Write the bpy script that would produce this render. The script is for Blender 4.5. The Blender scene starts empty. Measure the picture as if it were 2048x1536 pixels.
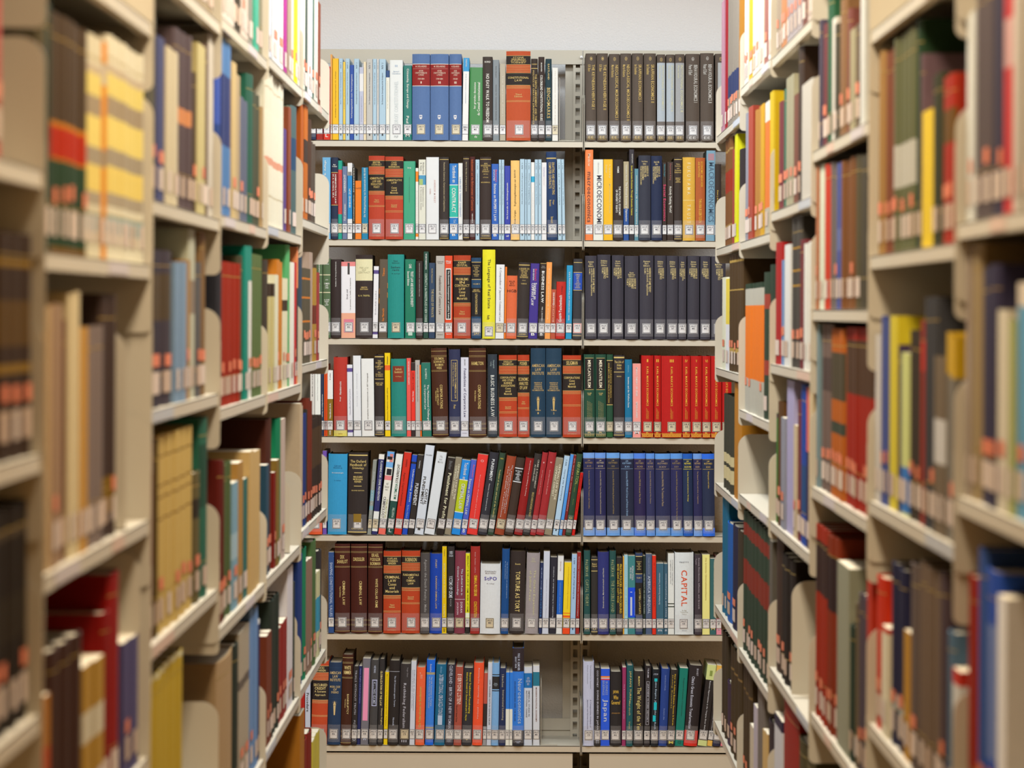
import bpy, math, random
from mathutils import Matrix, Vector
rnd = random.Random(11)
S = bpy.context.scene
COL = S.collection

# ---------------------------------------------------------------- camera, world, lights, exposure
EYE = 1.471            # camera height above the floor
FPX = 6050.0           # focal length in pixels of the 2048 px wide frame
VPX, VPY = 1052.0, 625.0
ROLL = 0.0045
cam = bpy.data.objects.new('camera', bpy.data.cameras.new('camera'))
COL.objects.link(cam)
cam.matrix_world = Matrix.Translation((0, 0, EYE)) @ Matrix.Rotation(math.pi / 2, 4, 'X') @ Matrix.Rotation(ROLL, 4, 'Z')
cd = cam.data
cd.sensor_width = 36.0
cd.lens = FPX / 2048 * 36
cd.shift_x = -(VPX - 1024) / 2048
cd.shift_y = -(768 - VPY) / 2048
cd.clip_end = 60
BACK = 9.4             # distance to the front of the stack against the wall
cd.dof.use_dof = True
cd.dof.focus_distance = BACK
cd.dof.aperture_fstop = 5.8
S.camera = cam

w = bpy.data.worlds.new('room_light'); S.world = w; w.use_nodes = True
bg = w.node_tree.nodes['Background']
bg.inputs[0].default_value = (1.0, 0.54, 0.19, 1)
bg.inputs[1].default_value = 0.50

def area(name, loc, sx, sy, power, color, rot=(0, 0, 0), spread=None):
    l = bpy.data.lights.new(name, 'AREA'); l.shape = 'RECTANGLE'; l.size = sx; l.size_y = sy
    l.energy = power; l.color = color
    if spread: l.spread = spread
    o = bpy.data.objects.new(name, l); o.location = loc; o.rotation_euler = rot; COL.objects.link(o)
    return o
# tube fixtures under the ceiling, over the aisle and over the cross aisle
LC = (0.89, 0.965, 1.0)
for y, c in ((3.3, (1.0, 0.80, 0.56)), (5.2, (1.0, 0.90, 0.74)), (7.0, (0.96, 0.985, 1.0))):
    area('aisle_tube_light', (0, y, 2.90), 0.30, 1.25, 46, c)
area('cross_aisle_tube_light', (0, 8.35, 2.90), 3.2, 0.35, 46, LC)

vs = S.view_settings
S.display_settings.display_device = 'sRGB'
vs.view_transform = 'Standard'
vs.look = 'None'
vs.exposure = 0.3
vs.gamma = 1.0
vs.use_curve_mapping = False
S.cycles.use_denoising = True
S.cycles.max_bounces = 8
S.cycles.diffuse_bounces = 1

# ---------------------------------------------------------------- helpers
def un(x, y):
    """photo pixel -> ray direction (dx, dz) per metre of depth"""
    dx, dy = x - VPX, y - VPY
    return (dx + ROLL * dy) / FPX, -(dy - ROLL * dx) / FPX

def lin(c):
    c /= 255.0
    return c / 12.92 if c <= 0.04045 else ((c + 0.055) / 1.055) ** 2.4

def hexlin(h):
    h = h.lstrip('#')
    if len(h) == 3: h = ''.join(k * 2 for k in h)
    return tuple(lin(int(h[i:i + 2], 16)) for i in (0, 2, 4))

MATS = {}
def mat(key, rgb, rough=0.5, metal=0.0, spec=0.4, noise=0.0, scale=60.0, bump=0.0, bscale=900.0):
    if key in MATS: return MATS[key]
    m = bpy.data.materials.new(key); m.use_nodes = True
    nt = m.node_tree; b = nt.nodes['Principled BSDF']
    b.inputs['Base Color'].default_value = (*rgb, 1)
    b.inputs['Roughness'].default_value = rough
    b.inputs['Metallic'].default_value = metal
    b.inputs['Specular IOR Level'].default_value = spec
    if noise or bump:
        tc = nt.nodes.new('ShaderNodeTexCoord')
    if noise:
        n = nt.nodes.new('ShaderNodeTexNoise'); n.inputs['Scale'].default_value = scale; n.inputs['Detail'].default_value = 3
        nt.links.new(tc.outputs['Object'], n.inputs['Vector'])
        mr = nt.nodes.new('ShaderNodeMapRange'); mr.inputs[3].default_value = 1 - noise; mr.inputs[4].default_value = 1 + noise
        nt.links.new(n.outputs['Fac'], mr.inputs[0])
        mx = nt.nodes.new('ShaderNodeVectorMath'); mx.operation = 'SCALE'
        mx.inputs[0].default_value = rgb
        nt.links.new(mr.outputs[0], mx.inputs['Scale'])
        nt.links.new(mx.outputs[0], b.inputs['Base Color'])
    if bump:
        n2 = nt.nodes.new('ShaderNodeTexNoise'); n2.inputs['Scale'].default_value = bscale; n2.inputs['Detail'].default_value = 2
        nt.links.new(tc.outputs['Object'], n2.inputs['Vector'])
        bp = nt.nodes.new('ShaderNodeBump'); bp.inputs['Strength'].default_value = bump; bp.inputs['Distance'].default_value = 0.002
        nt.links.new(n2.outputs['Fac'], bp.inputs['Height'])
        nt.links.new(bp.outputs['Normal'], b.inputs['Normal'])
    MATS[key] = m
    return m

METAL = (0.545, 0.505, 0.415)
def metal(): return mat('beige_enamel', METAL, rough=0.42, spec=0.4, noise=0.03, scale=8)
PAPER = mat('book_pages', (0.66, 0.60, 0.47), rough=0.9, noise=0.08, scale=300)
STICK = mat('sticker_white', (0.66, 0.67, 0.68), rough=0.45)
STICKC = mat('sticker_cream', (0.60, 0.54, 0.38), rough=0.5)
INK = mat('sticker_ink', (0.035, 0.035, 0.06), rough=0.5)
INKR = mat('sticker_rule', (0.42, 0.36, 0.40), rough=0.5)
REDF = mat('sticker_red_frame', (0.75, 0.12, 0.09), rough=0.5)
REDS = mat('sticker_red', (0.66, 0.19, 0.10), rough=0.5)

# light level along the height of the stacks, read from the enamel of the shelf fronts; dividing a colour seen in
# the photograph by it gives the colour of the thing itself
LIPS = [(0.531, (221, 215, 203)), (0.225, (218, 210, 197)), (-0.082, (208, 199, 181)), (-0.387, (203, 191, 170)),
        (-0.692, (197, 182, 158)), (-1.0, (196, 179, 150)), (-1.345, (184, 164, 128))]
def level(zr):
    P = LIPS
    if zr >= P[0][0]: c = P[0][1]
    elif zr <= P[-1][0]: c = P[-1][1]
    else:
        for (a, ca), (b, cb) in zip(P, P[1:]):
            if zr <= a and zr >= b:
                t = (a - zr) / (a - b); c = tuple(ca[i] * (1 - t) + cb[i] * t for i in range(3)); break
    return tuple(lin(c[i]) / METAL[i] for i in range(3))

def albedo(h, zr, gain=1.0):
    L = level(zr)
    c = [v / (L[i] * gain) for i, v in enumerate(hexlin(h))]
    k = min(1.0, 0.82 / max(c))
    return tuple(max(0.003, v * k) for v in c)

def cmat(h, zr, cloth, gain=1.0):
    k = 'cover_%s_%d_%s' % (h.lstrip('#'), round(zr * 3), 'cloth' if cloth else 'gloss')
    if gain != 1.0: k += '_side'
    if gain != 1.0: return mat(k, albedo(h, round(zr * 3) / 3, gain), rough=0.6, spec=0.12, noise=0.06, scale=90)
    if cloth: return mat(k, albedo(h, round(zr * 3) / 3, gain), rough=0.62, spec=0.3, noise=0.07, scale=140, bump=0.25, bscale=1200)
    return mat(k, albedo(h, round(zr * 3) / 3, gain), rough=0.38, spec=0.4, noise=0.03, scale=60)

TAPE = mat('clear_tape', (0.85, 0.85, 0.9), rough=0.25)
TAPE.node_tree.nodes['Principled BSDF'].inputs['Alpha'].default_value = 0.09
class MB:
    """collects polygons with materials and links them as ONE mesh object"""
    def __init__(s): s.v = []; s.f = []; s.m = []; s.mats = []
    def mi(s, m):
        if m not in s.mats: s.mats.append(m)
        return s.mats.index(m)
    def poly(s, pts, m):
        n = len(s.v); s.v += [tuple(p) for p in pts]; s.f.append(tuple(range(n, n + len(pts)))); s.m.append(s.mi(m))
    def box(s, a, b, m):
        (x0, y0, z0), (x1, y1, z1) = a, b
        n = len(s.v)
        s.v += [(x0, y0, z0), (x1, y0, z0), (x1, y1, z0), (x0, y1, z0), (x0, y0, z1), (x1, y0, z1), (x1, y1, z1), (x0, y1, z1)]
        for q in ((3, 2, 1, 0), (4, 5, 6, 7), (0, 1, 5, 4), (1, 2, 6, 5), (2, 3, 7, 6), (3, 0, 4, 7)):
            s.f.append(tuple(n + k for k in q)); s.m.append(s.mi(m))
    def prism(s, pts, axis, t0, t1, m):
        """outline pts (2D) extruded along axis between t0 and t1"""
        def P(p, t):
            return (t, p[0], p[1]) if axis == 'x' else (p[0], t, p[1]) if axis == 'y' else (p[0], p[1], t)
        n = len(s.v); k = len(pts); i = s.mi(m)
        s.v += [P(p, t0) for p in pts] + [P(p, t1) for p in pts]
        s.f.append(tuple(range(n, n + k))[::-1]); s.m.append(i)
        s.f.append(tuple(range(n + k, n + 2 * k))); s.m.append(i)
        for a in range(k):
            b = (a + 1) % k
            s.f.append((n + a, n + b, n + k + b, n + k + a)); s.m.append(i)
    def join(s, other):
        n = len(s.v); ix = [s.mi(m) for m in other.mats]
        s.v += other.v; s.f += [tuple(k + n for k in f) for f in other.f]; s.m += [ix[i] for i in other.m]
    def mesh(s, name):
        me = bpy.data.meshes.new(name); me.from_pydata(s.v, [], s.f)
        for m in s.mats: me.materials.append(m)
        me.polygons.foreach_set('material_index', s.m)
        me.update()
        return me
    def build(s, name, parent=None, matrix=None):
        o = bpy.data.objects.new(name, s.mesh(name)); COL.objects.link(o)
        if parent is not None: o.parent = parent
        if matrix is not None: o.matrix_world = matrix
        return o

def empty(name, matrix=None, parent=None):
    o = bpy.data.objects.new(name, None); o.empty_display_size = 0.05; COL.objects.link(o)
    if matrix is not None: o.matrix_world = matrix
    if parent is not None: o.parent = parent
    return o

def tag(o, label=None, cat=None, group=None, kind=None):
    if label: o['label'] = label
    if cat: o['category'] = cat
    if group: o['group'] = group
    if kind: o['kind'] = kind
    return o

# ---------------------------------------------------------------- lettering
GL = {}
def glyph(c):
    if c in GL: return GL[c]
    if c == ' ': GL[c] = ([], [], 0.34); return GL[c]
    cu = bpy.data.curves.new('g', 'FONT'); cu.body = c; cu.resolution_u = 2; cu.offset = 0.012
    o = bpy.data.objects.new('g', cu); COL.objects.link(o)
    bpy.context.view_layer.update()
    me = bpy.data.meshes.new_from_object(o.evaluated_get(bpy.context.evaluated_depsgraph_get()))
    vs_ = [(v.co.x, v.co.y) for v in me.vertices]; fs = [tuple(p.vertices) for p in me.polygons]
    bpy.data.objects.remove(o); bpy.data.curves.remove(cu); bpy.data.meshes.remove(me)
    if not vs_: GL[c] = ([], [], 0.34); return GL[c]
    x0 = min(v[0] for v in vs_); x1 = max(v[0] for v in vs_)
    vs_ = [(a - x0, b) for a, b in vs_]
    GL[c] = (vs_, fs, x1 - x0 + 0.10)
    return GL[c]

def layout(t):
    """-> verts, faces, with x in 0..1 and y in 0..1 (unit box) and natural aspect"""
    V = []; F = []; x = 0
    for c in t:
        v, f, a = glyph(c); n = len(V)
        V += [(p[0] + x, p[1]) for p in v]; F += [tuple(k + n for k in q) for q in f]
        x += a
    if not V: return [], [], 1
    w_ = max(p[0] for p in V); y0 = min(p[1] for p in V); y1 = max(p[1] for p in V); h_ = max(1e-3, y1 - y0)
    return [(p[0] / w_, (p[1] - y0) / h_) for p in V], F, w_ / h_

# ---------------------------------------------------------------- a book
class Book:
    """local frame: x across the spine 0..w, y depth (spine apex at 0), z 0..h"""
    def __init__(s, w_, h_, d, col, hard, zr, gain=1.0):
        s.w, s.h, s.d, s.col, s.hard, s.zr, s.gain = w_, h_, d, col, hard, zr, gain
        s.b = min(0.0065, 0.16 * w_) if hard else min(0.0012, 0.05 * w_)
        s.bands = []; s.let = MB(); s.lab = MB(); s.flat = not hard
    def m(s, h): return cmat(h, s.zr, s.hard, s.gain)
    def foil(s, h):
        k = 'foil_%s_%d' % (h.lstrip('#'), round(s.zr * 3))
        return mat(k, albedo(h, round(s.zr * 3) / 3, s.gain), rough=0.4, metal=0.0, spec=0.5)
    def ys(s, x):
        t = 2 * x / s.w - 1
        return s.b * t * t if s.hard else (s.b * max(0, abs(t) - 0.8) / 0.2)
    def patch(s, mb, x0, x1, z0, z1, m, off, n=6):
        n = n if s.hard else 1
        if not s.hard:
            e = 0.1 * s.w; x0 = max(x0, e * 0.3); x1 = min(x1, s.w - e * 0.3)
        for i in range(n):
            a = x0 + (x1 - x0) * i / n; b = x0 + (x1 - x0) * (i + 1) / n
            mb.poly([(a, s.ys(a) - off, z0), (b, s.ys(b) - off, z0), (b, s.ys(b) - off, z1), (a, s.ys(a) - off, z1)], m)
    def text(s, t, mode, z0, z1, col, size, c=0.5, mb=None, m=None, off=0.00045):
        mb = mb or s.let; m = m or s.foil(col); i = mb.mi(m)
        lines = t.split('/') if mode == 'H' else [t]
        if mode == 'H':
            n = len(lines); step = (z1 - z0) / n; wmax = max(layout(l)[2] for l in lines) or 1
            for k, l in enumerate(lines):
                V, F, asp = layout(l)
                if not V: continue
                lw = size * s.w * min(1, max(0.35, asp / wmax)); lh = step * 0.78
                za = z1 - step * (k + 0.5) - lh / 2; xa = s.w * c - lw / 2; q = len(mb.v)
                for p in V:
                    x = xa + p[0] * lw; mb.v.append((x, s.ys(x) - off, za + p[1] * lh))
                for f in F: mb.f.append(tuple(q + j for j in f)); mb.m.append(i)
            return
        V, F, asp = layout(t); L = z1 - z0; cs = size * s.w; q = len(mb.v)
        for p in V:
            if mode == 'D': x = s.w * c + (p[1] - 0.5) * cs; z = z1 - p[0] * L
            else: x = s.w * c - (p[1] - 0.5) * cs; z = z0 + p[0] * L
            mb.v.append((x, s.ys(x) - off, z))
        for f in F: mb.f.append(tuple(q + j for j in f)); mb.m.append(i)
    def rule(s, z, col, th=0.0011, x0=0.0, x1=1.0):
        s.patch(s.let, x0 * s.w, x1 * s.w, z - th / 2, z + th / 2, s.foil(col), 0.0003)
    def inset(s, z0, z1, col, x0, x1, off=0.0003):
        s.patch(s.let, x0 * s.w, x1 * s.w, z0, z1, s.m(col), off)
    def frame(s, z0, z1, col, x0, x1, t=0.0011):
        m = s.foil(col); a, b = x0 * s.w, x1 * s.w
        for (p, q, r, u) in ((a, b, z1 - t, z1), (a, b, z0, z0 + t), (a, a + t, z0, z1), (b - t, b, z0, z1)):
            s.patch(s.let, p, q, r, u, m, 0.0004)
    def sticker(s, kind='auto', z0=0.0195):
        if kind == 'none' or s.w < 0.0035: return
        mb = s.lab; H = 0.0285; wide = s.w > 0.019
        if s.hard and s.w > 0.015 and kind != 'cream': s.patch(mb, 0.03 * s.w, 0.97 * s.w, max(0.004, z0 - 0.011), z0 + 0.043, TAPE, 0.0007)
        white = STICKC if kind == 'cream' else STICK
        cap = rnd.choice(('342.73', '338.9', '341.04', '345.05', '346.07', '330.1', '340.9', '343.09'))
        cut = rnd.choice(('K54', 'A12', 'S87', 'M3', 'BR6', 'C78', 'T29', 'H41'))
        if wide:
            W = 0.0238; c = s.w * rnd.uniform(0.46, 0.54); a, b = c - W / 2, c + W / 2
            if s.w < 0.027: a, b = max(a, 0.0006), min(b, s.w - 0.0006)
            fr = REDF if kind == 'red' else INK
            s.patch(mb, a - 0.0009, b + 0.0009, z0 - 0.0009, z0 + H + 0.0009, white, 0.0009)
            s.patch(mb, a, b, z0, z0 + H, fr, 0.0010)
            s.patch(mb, a + 0.0014, b - 0.0014, z0 + 0.0014, z0 + H - 0.0014, white, 0.0011)
        else:
            a, b = 0.0002, s.w - 0.0002
            s.patch(mb, a, b, z0 - 0.0006, z0 + H + 0.0006, INK, 0.0009)
            s.patch(mb, a + 0.0004, b - 0.0004, z0 + 0.0006, z0 + H - 0.0006, white, 0.0010)
        q = s.w; cx = (a + b) / 2 / q
        tw = min(0.74 * (b - a), 0.016) / q
        s.text(cap, 'H', z0 + H * 0.66, z0 + H * 0.90, '#000', tw, cx, mb, INK, 0.0014)
        s.text(cut, 'H', z0 + H * 0.40, z0 + H * 0.62, '#000', tw * 0.55, cx, mb, INK, 0.0014)
        for u in (0.36, 0.63):
            s.patch(mb, a + 0.0016 if wide else a + .0004, b - 0.0016 if wide else b - .0004, z0 + H * u, z0 + H * u + 0.0005, INKR, 0.0013)
    def spot(s, z, hgt, m, x0=0.08, x1=0.92):
        s.patch(s.lab, x0 * s.w, x1 * s.w, z, z + hgt, m, 0.0009)
    def build_cover(s, mb):
        """U-shaped case: two boards and a spine, split at every band"""
        t = 0.0026 if s.hard else 0.0005
        t = min(t, s.w * 0.2)
        n = 8 if s.hard else 4
        xs = [s.w * i / n for i in range(n + 1)] if s.hard else [0, 0.1 * s.w, 0.5 * s.w, 0.9 * s.w, s.w]
        O = [(0, s.d)] + [(x, s.ys(x)) for x in xs] + [(s.w, s.d)]
        I = [(t, s.d)] + [(min(max(x, t), s.w - t), s.ys(x) + t) for x in xs] + [(s.w - t, s.d)]
        zs = sorted({0.0, s.h} | {min(max(z, 0), s.h) for bnd in s.bands for z in bnd[:2]})
        base = mb.mi(s.m(s.col)); k = len(O)
        def col_at(z):
            r = base
            for z0, z1, c in s.bands:
                if z0 <= z <= z1: r = mb.mi(s.m(c))
            return r
        rows = []
        for z in zs:
            rows.append(len(mb.v)); mb.v += [(p[0], p[1], z) for p in O]
        for r in range(len(zs) - 1):
            c = col_at((zs[r] + zs[r + 1]) / 2)
            for i in range(k - 1):
                a, b = rows[r] + i, rows[r + 1] + i
                mb.f.append((a + 1, a, b, b + 1)[::-1])
                mb.m.append(c if (0 < i < k - 2 or s.flat) else base)
        q = len(mb.v); mb.v += [(p[0], p[1], 0) for p in I] + [(p[0], p[1], s.h) for p in I]
        for i in range(k - 1):
            mb.f.append((q + i, q + i + 1, q + k + i + 1, q + k + i)); mb.m.append(base)
            mb.f.append((rows[0] + i, rows[0] + i + 1, q + i + 1, q + i)); mb.m.append(base)
            mb.f.append((rows[-1] + i, q + k + i, q + k + i + 1, rows[-1] + i + 1)); mb.m.append(base if not s.bands else col_at(s.h - 1e-5) if s.flat else base)
        for e in (0, k - 1):
            mb.f.append((rows[0] + e, q + e, q + k + e, rows[-1] + e)); mb.m.append(base)
    def build_pages(s, mb):
        t = min(0.0026 if s.hard else 0.0005, s.w * 0.2)
        zi = 0.0032 if s.hard else 0.0004
        mb.box((t, s.b + t + 0.0005, zi), (s.w - t, s.d - (0.004 if s.hard else 0.0005), s.h - zi), PAPER)
    def finish(s, name, matrix, simple=False):
        if simple:
            mb = MB(); s.build_cover(mb); s.build_pages(mb); mb.join(s.let)
            root = mb.build(name, matrix=matrix)
            if s.lab.f:
                s.lab.build('call_number_label', root)
            return root
        root = empty(name, matrix)
        mb = MB(); s.build_cover(mb); mb.join(s.let); mb.build('cover', root)
        mb = MB(); s.build_pages(mb); mb.build('page_block', root)
        if s.lab.f: s.lab.build('call_number_label', root)
        return root

ORD = 'first second third fourth fifth sixth seventh eighth ninth tenth eleventh twelfth thirteenth fourteenth fifteenth sixteenth seventeenth eighteenth nineteenth twentieth'.split()
def ordw(n):
    if n <= 20: return ORD[n - 1]
    tens = {2: 'twent', 3: 'thirt', 4: 'fort', 5: 'fift'}[n // 10]
    return tens + 'ieth' if n % 10 == 0 else tens + 'y-' + ORD[n % 10 - 1]

NAMED = {'white': '#eeeeee', 'cream': '#e6dcb8', 'pale blue': '#bcd8ee', 'light grey': '#c4c2be', 'grey': '#85827e', 'dark grey': '#504c4a',
         'black': '#241f1d', 'red': '#cc2a1c', 'dark red': '#84180f', 'maroon': '#4a1a16', 'orange': '#ee7a26', 'rust-red': '#c0502c', 'brown': '#6c4426',
         'dark brown': '#3a2418', 'tan': '#b0946a', 'yellow': '#f0cc20', 'gold-yellow': '#c89c34', 'olive': '#6a6640', 'green': '#2c7c4c', 'dark green': '#24402e',
         'sea green': '#3aa886', 'teal': '#147c7c', 'dark teal': '#1c4a4c', 'blue': '#2458c0', 'light blue': '#5ca4dc', 'slate blue': '#5a6c88', 'navy': '#22305a',
         'dark navy': '#24283a', 'purple': '#5c4090', 'pink': '#ee96a0', 'salmon': '#e86858', 'lilac': '#b0a8c4', 'mauve': '#8a6a70', 'crimson': '#a02030'}
NL = {k: tuple(int(v[i:i + 2], 16) for i in (1, 3, 5)) for k, v in NAMED.items()}
def cname(h):
    h = h.lstrip('#'); c = tuple(int(h[i:i + 2], 16) for i in (0, 2, 4))
    return min(NL, key=lambda k: sum(wt * (a - b) ** 2 for a, b, wt in zip(NL[k], c, (3, 4, 2))))
# ---------------------------------------------------------------- the stack against the back wall: what each book looks like
# x0 x1 top colour kind(h hardcover, p paperback) lean | marks on the spine ; = phrase for the label
ROWS = []
def SEG(row, bay, ox, oy, sc, base, text): ROWS.append((row, bay, ox, oy, sc, base, text))
NP = '#b4d4ee'
SEG(1, 'L', 620, 90, 6.827, 1306, '''
8 82 300 #26345a h
86 180 300 #a8201c p
184 277 305 #e03020 p | U 380 1010 w .3 Hoeberge Gubelgens Umfrage; H 1212 1275 w .4 L; = with white L at its foot
280 305 140 #f0b060 p
308 392 195 #ffc820 p | U 370 1005 #7a6010 .2 Grundlage des Verfassungsrechts 22. Auflage
395 449 195 NP p | N Baum Theorie der Verfassungsgebung
452 484 240 #f7d55c p | U 350 880 #8a7020 .3 Ladeur Verfassungsrecht
486 542 195 NP p | N Das neue Leitbild im System der Grundrechte
544 600 282 #1f50b0 p | U 410 1010 w .45 Verfassungsurkunde statt Vertrauensgesetz
602 672 197 NP p | N Verfassungswandel infolge der europäischen Integration
674 732 310 #c5cce8 p | B 400 640 #eef0f8; U 710 1060 #8088b0 .2 Verfassungsstaat
734 769 238 #fdeccb p | U 800 1060 #a09060 .2 Verfassung
772 856 200 #c9c9c9 p | N Der Grundrechtsschutz des Verfassungsrechts
858 912 197 NP p | N Die neue Vertragsfreiheit zur Grundfrage
914 942 200 #dddde0 p | N Verfassungsrecht und Zeit
945 1036 200 NP p | N Die Grenzen der Gesetzgebung und das Grundgesetz
1038 1088 355 #f2f4ee p | B 355 450 #1d4a86; D 500 880 #c8b890 .2 constitutional law
1090 1268 212 #eef4fa p | H 275 310 #a8c0e0 .2 III; H 355 410 #a8c0dc .65 Bernard/Chantebout; U 500 1080 #d8e4ee .3 DROIT CONSTITUTIONNEL; H 1240 1280 #b0b8c0 .3 PUF
1275 1392 285 #0d7a74 p | D 330 870 w .32 Citizenship, Europe and Change; D 975 1075 w .3 Paul; H 1215 1265 w .45 M; = lettered citizenship, europe and change
1396 1640 130 #5a7ab2 h | FR I; = volume one of a blue set with red panel
1645 1895 130 #5a7ab2 h | FR II; = volume two of a blue set with red panel
''')
SEG(1, 'L', 900, 90, 6.827, 1308, '''
-10 160 130 #5a7ab2 h | FR III; = volume three of a blue set with red panel
164 246 180 #f2f4fa p 18 | B 180 365 #1b9be0; D 200 300 w .3 Dominique Rousseau; D 400 800 #8aa8c8 .15 Droit du contentieux constitutionnel
258 442 310 #3a8a4c p | U@.4 515 875 w .2 les grandes decisions; U@.68 515 965 w .2 du Conseil constitutionnel; H 1235 1275 w .2 dz; = lettered les grandes decisions
446 583 165 #33302f h | H 220 250 w .6 BORD; D 400 1060 w .32 NO EASY WALK TO FREEDOM; H 1238 1256 w .6 HARPER; = lettered no easy walk to freedom
586 673 205 #808c98 p | D 290 450 #222 .2 Susan Burgess; D 545 1030 #222 .22 Contest for Constitutional Authority; = lettered contest for constitutional authority
680 760 260 #b8b0a0 p | D 420 980 #dcd6ca .3 The Supreme Court
768 1102 88 #c4532a h | AS 150 270 385 552 665 720 770 STONE/SEIDMAN/SUNSTEIN/TUSHNET^CONSTITUTIONAL/LAW^Third/Edition; = lettered constitutional law
1108 1200 190 #2a2523 h | H 255 275 g .8 FARBER; L 322 g; D@.72 400 1035 g .28 THE NINTH AMENDMENT AND THE; D@.32 350 1085 g .28 POLITICS OF CREATIVE JURISPRUDENCE; = lettered the ninth amendment
1208 1292 165 #2a2220 h | D 245 365 w .2 BRANDWEIN; D 415 1035 w .4 COLORBLIND CONSTITUTIONAL ISSUES
1305 1390 190 #1d3c48 h | D 260 475 g .28 EASTLAND; D 585 1000 g .55 BENCHMARKS; H 1225 1250 #b8a060 .5 EPPC; = lettered benchmarks
1396 1476 310 #eef0f0 p | D 350 1080 #d0b8a8 .15 The Formation of the Bill of Rights; C
''')
SEG(1, 'R', 1150, 90, 6.827, 1310, '''
146 293 115 #5a4f48 h | EE 1^THE KEYNESIAN HERITAGE I^G K Shaw^875^g; = volume one of heritage pair, gold circle
299 452 115 #5a4f48 h | EE 1^THE KEYNESIAN HERITAGE II^G K Shaw^885^g; = volume two of heritage pair, gold circle
465 613 120 #5a4f48 h | EE 3^NEOCLASSICAL MICROECONOMICS I^Martin Ricketts^1020^g; = lettered neoclassical microeconomics I
620 771 115 #5a4f48 h | EE 3^NEOCLASSICAL MICROECONOMICS II^Martin Ricketts^1030^g; = lettered neoclassical microeconomics II
780 932 112 #5a4f48 h | EE 4^SRAFFIAN ECONOMICS I^Ian Steedman^770^g; = lettered sraffian economics I
942 1108 112 #5a4f48 h | EE 4^SRAFFIAN ECONOMICS II^Ian Steedman^785^g; = lettered sraffian economics II
1120 1234 125 #5a4f48 h | I 240 1042 #b8c4d4 .02 .98; EE 5^INSTITUTIONAL ECONOMICS I^Warren J Samuels^885^c; = faded silver-blue label, first of three
1246 1360 125 #5a4f48 h | I 240 1042 #b8c4d4 .02 .98; EE 5^INSTITUTIONAL ECONOMICS II^Warren J Samuels^900^c; = faded silver-blue label, middle of three
1368 1497 120 #5a4f48 h | I 240 1042 #a8acb4 .04 .96; EE 5^INSTITUTIONAL ECONOMICS III^Warren J Samuels^912^c; = faded silver-grey label, last of three
1512 1703 115 #5a4f48 h | EE 6^BEHAVIOURAL ECONOMICS I^Peter E Earl^780^s; = lettered behavioural economics I
1713 1898 105 #5a4f48 h | EE 6^BEHAVIOURAL ECONOMICS II^Peter E Earl^785^s; = lettered behavioural economics II
1916 2060 112 #5a4f48 h | I 235 1042 #b8bcc4 .25 .98; EE 7^ECONOMICS^ ^900^c; = white panel, beside aisle stack
''')
SEG(2, 'L', 620, 290, 7.314, 1385, '''
182 302 190 #6fb4e8 p | U@.35 235 450 w .3 ik. Auflage
310 410 190 #22304f h | B 415 885 #8a1f22; L 412 g; L 888 g; H 285 335 w .7 Mark/Freedland; D@.66 435 865 w .22 ADMINISTRATIVE LAW; D@.3 437 780 w .22 IN A GLOBAL ERA; = lettered administrative law in a global era
412 470 235 #13a894 p | B 368 1020 #d84848; U 440 1000 #7a2020 .2 Verwaltungsrecht Allgemeiner Teil; C; = teal with a red middle
474 545 320 #6d7fa8 p | U 440 700 w .4 UHERRECHT; U 870 1110 w .4 Fehl umbenennt; = slate blue with white capitals
549 618 270 #eef0f6 p | B 455 1090 #1f8fd6; I 400 455 #888 .1 .9; U 650 920 w .35 EINBAND ZUM; = white with blue middle
624 659 330 #3a3a34 p | U 740 1120 w .4 Verwaltungsverfahren; D 350 700 w .3 HANSENS
662 753 530 #f58220 p | H 625 655 #502010 .9 VwVfG; = short orange, lettered VwVfG
757 851 335 #1087b8 p | U 345 1060 w .33 Die Wiedergutmachung von Staatsunrecht de 182-2005; C
858 1092 165 #c0432a h | AS 235 322 435 680 800 850 900 BREYER/STEWART^ADMINISTRATIVE/LAW AND/REGULATORY/POLICY^Third/Edition; = lettered administrative law and regulatory policy
1100 1362 175 #c0432a h | AS 235 355 475 750 870 922 978 CASS/DIVER/BEERMANN^ADMINISTRATIVE/LAW/ /Cases/and/Materials^Second/Edition; = lettered administrative law, cases and materials
1368 1541 240 #3aa886 p | D 470 845 #28705c .08 The Law of Environmental Justice; H 322 352 w .3 ivz; L 385 #28705c; = sea green with thin dark lettering
1546 1586 340 #f2f2ee p | B 390 540 #f58a1e; B 1300 1345 #f58a1e; U 670 1130 #8a90c0 .2 Luchterhandlung
1590 1694 215 #e6e8de p | D@.68 260 430 #777 .22 Richardson; D@.35 260 380 #777 .22 & Genn; B 445 585 #4a9ccc; I 500 585 #a8c880 .05 .6; D@.65 615 905 #999 .2 Administrative Law; D@.35 615 950 #999 .2 & Government Action; = cream with small blue sky picture
1700 1887 180 #eaeef6 p | D@.68 510 850 #e8c0c0 .14 ANDREW M RILEY; D@.32 640 720 #e8c8c8 .12 SAVING
1893 2032 180 #2c2a2a h | L 215 g; D 260 975 #c8b890 .2 Remedies Contracts, Corporations and Competitions; L 1365 g; H 1325 1345 g .6 OXFORD
''')
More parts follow.
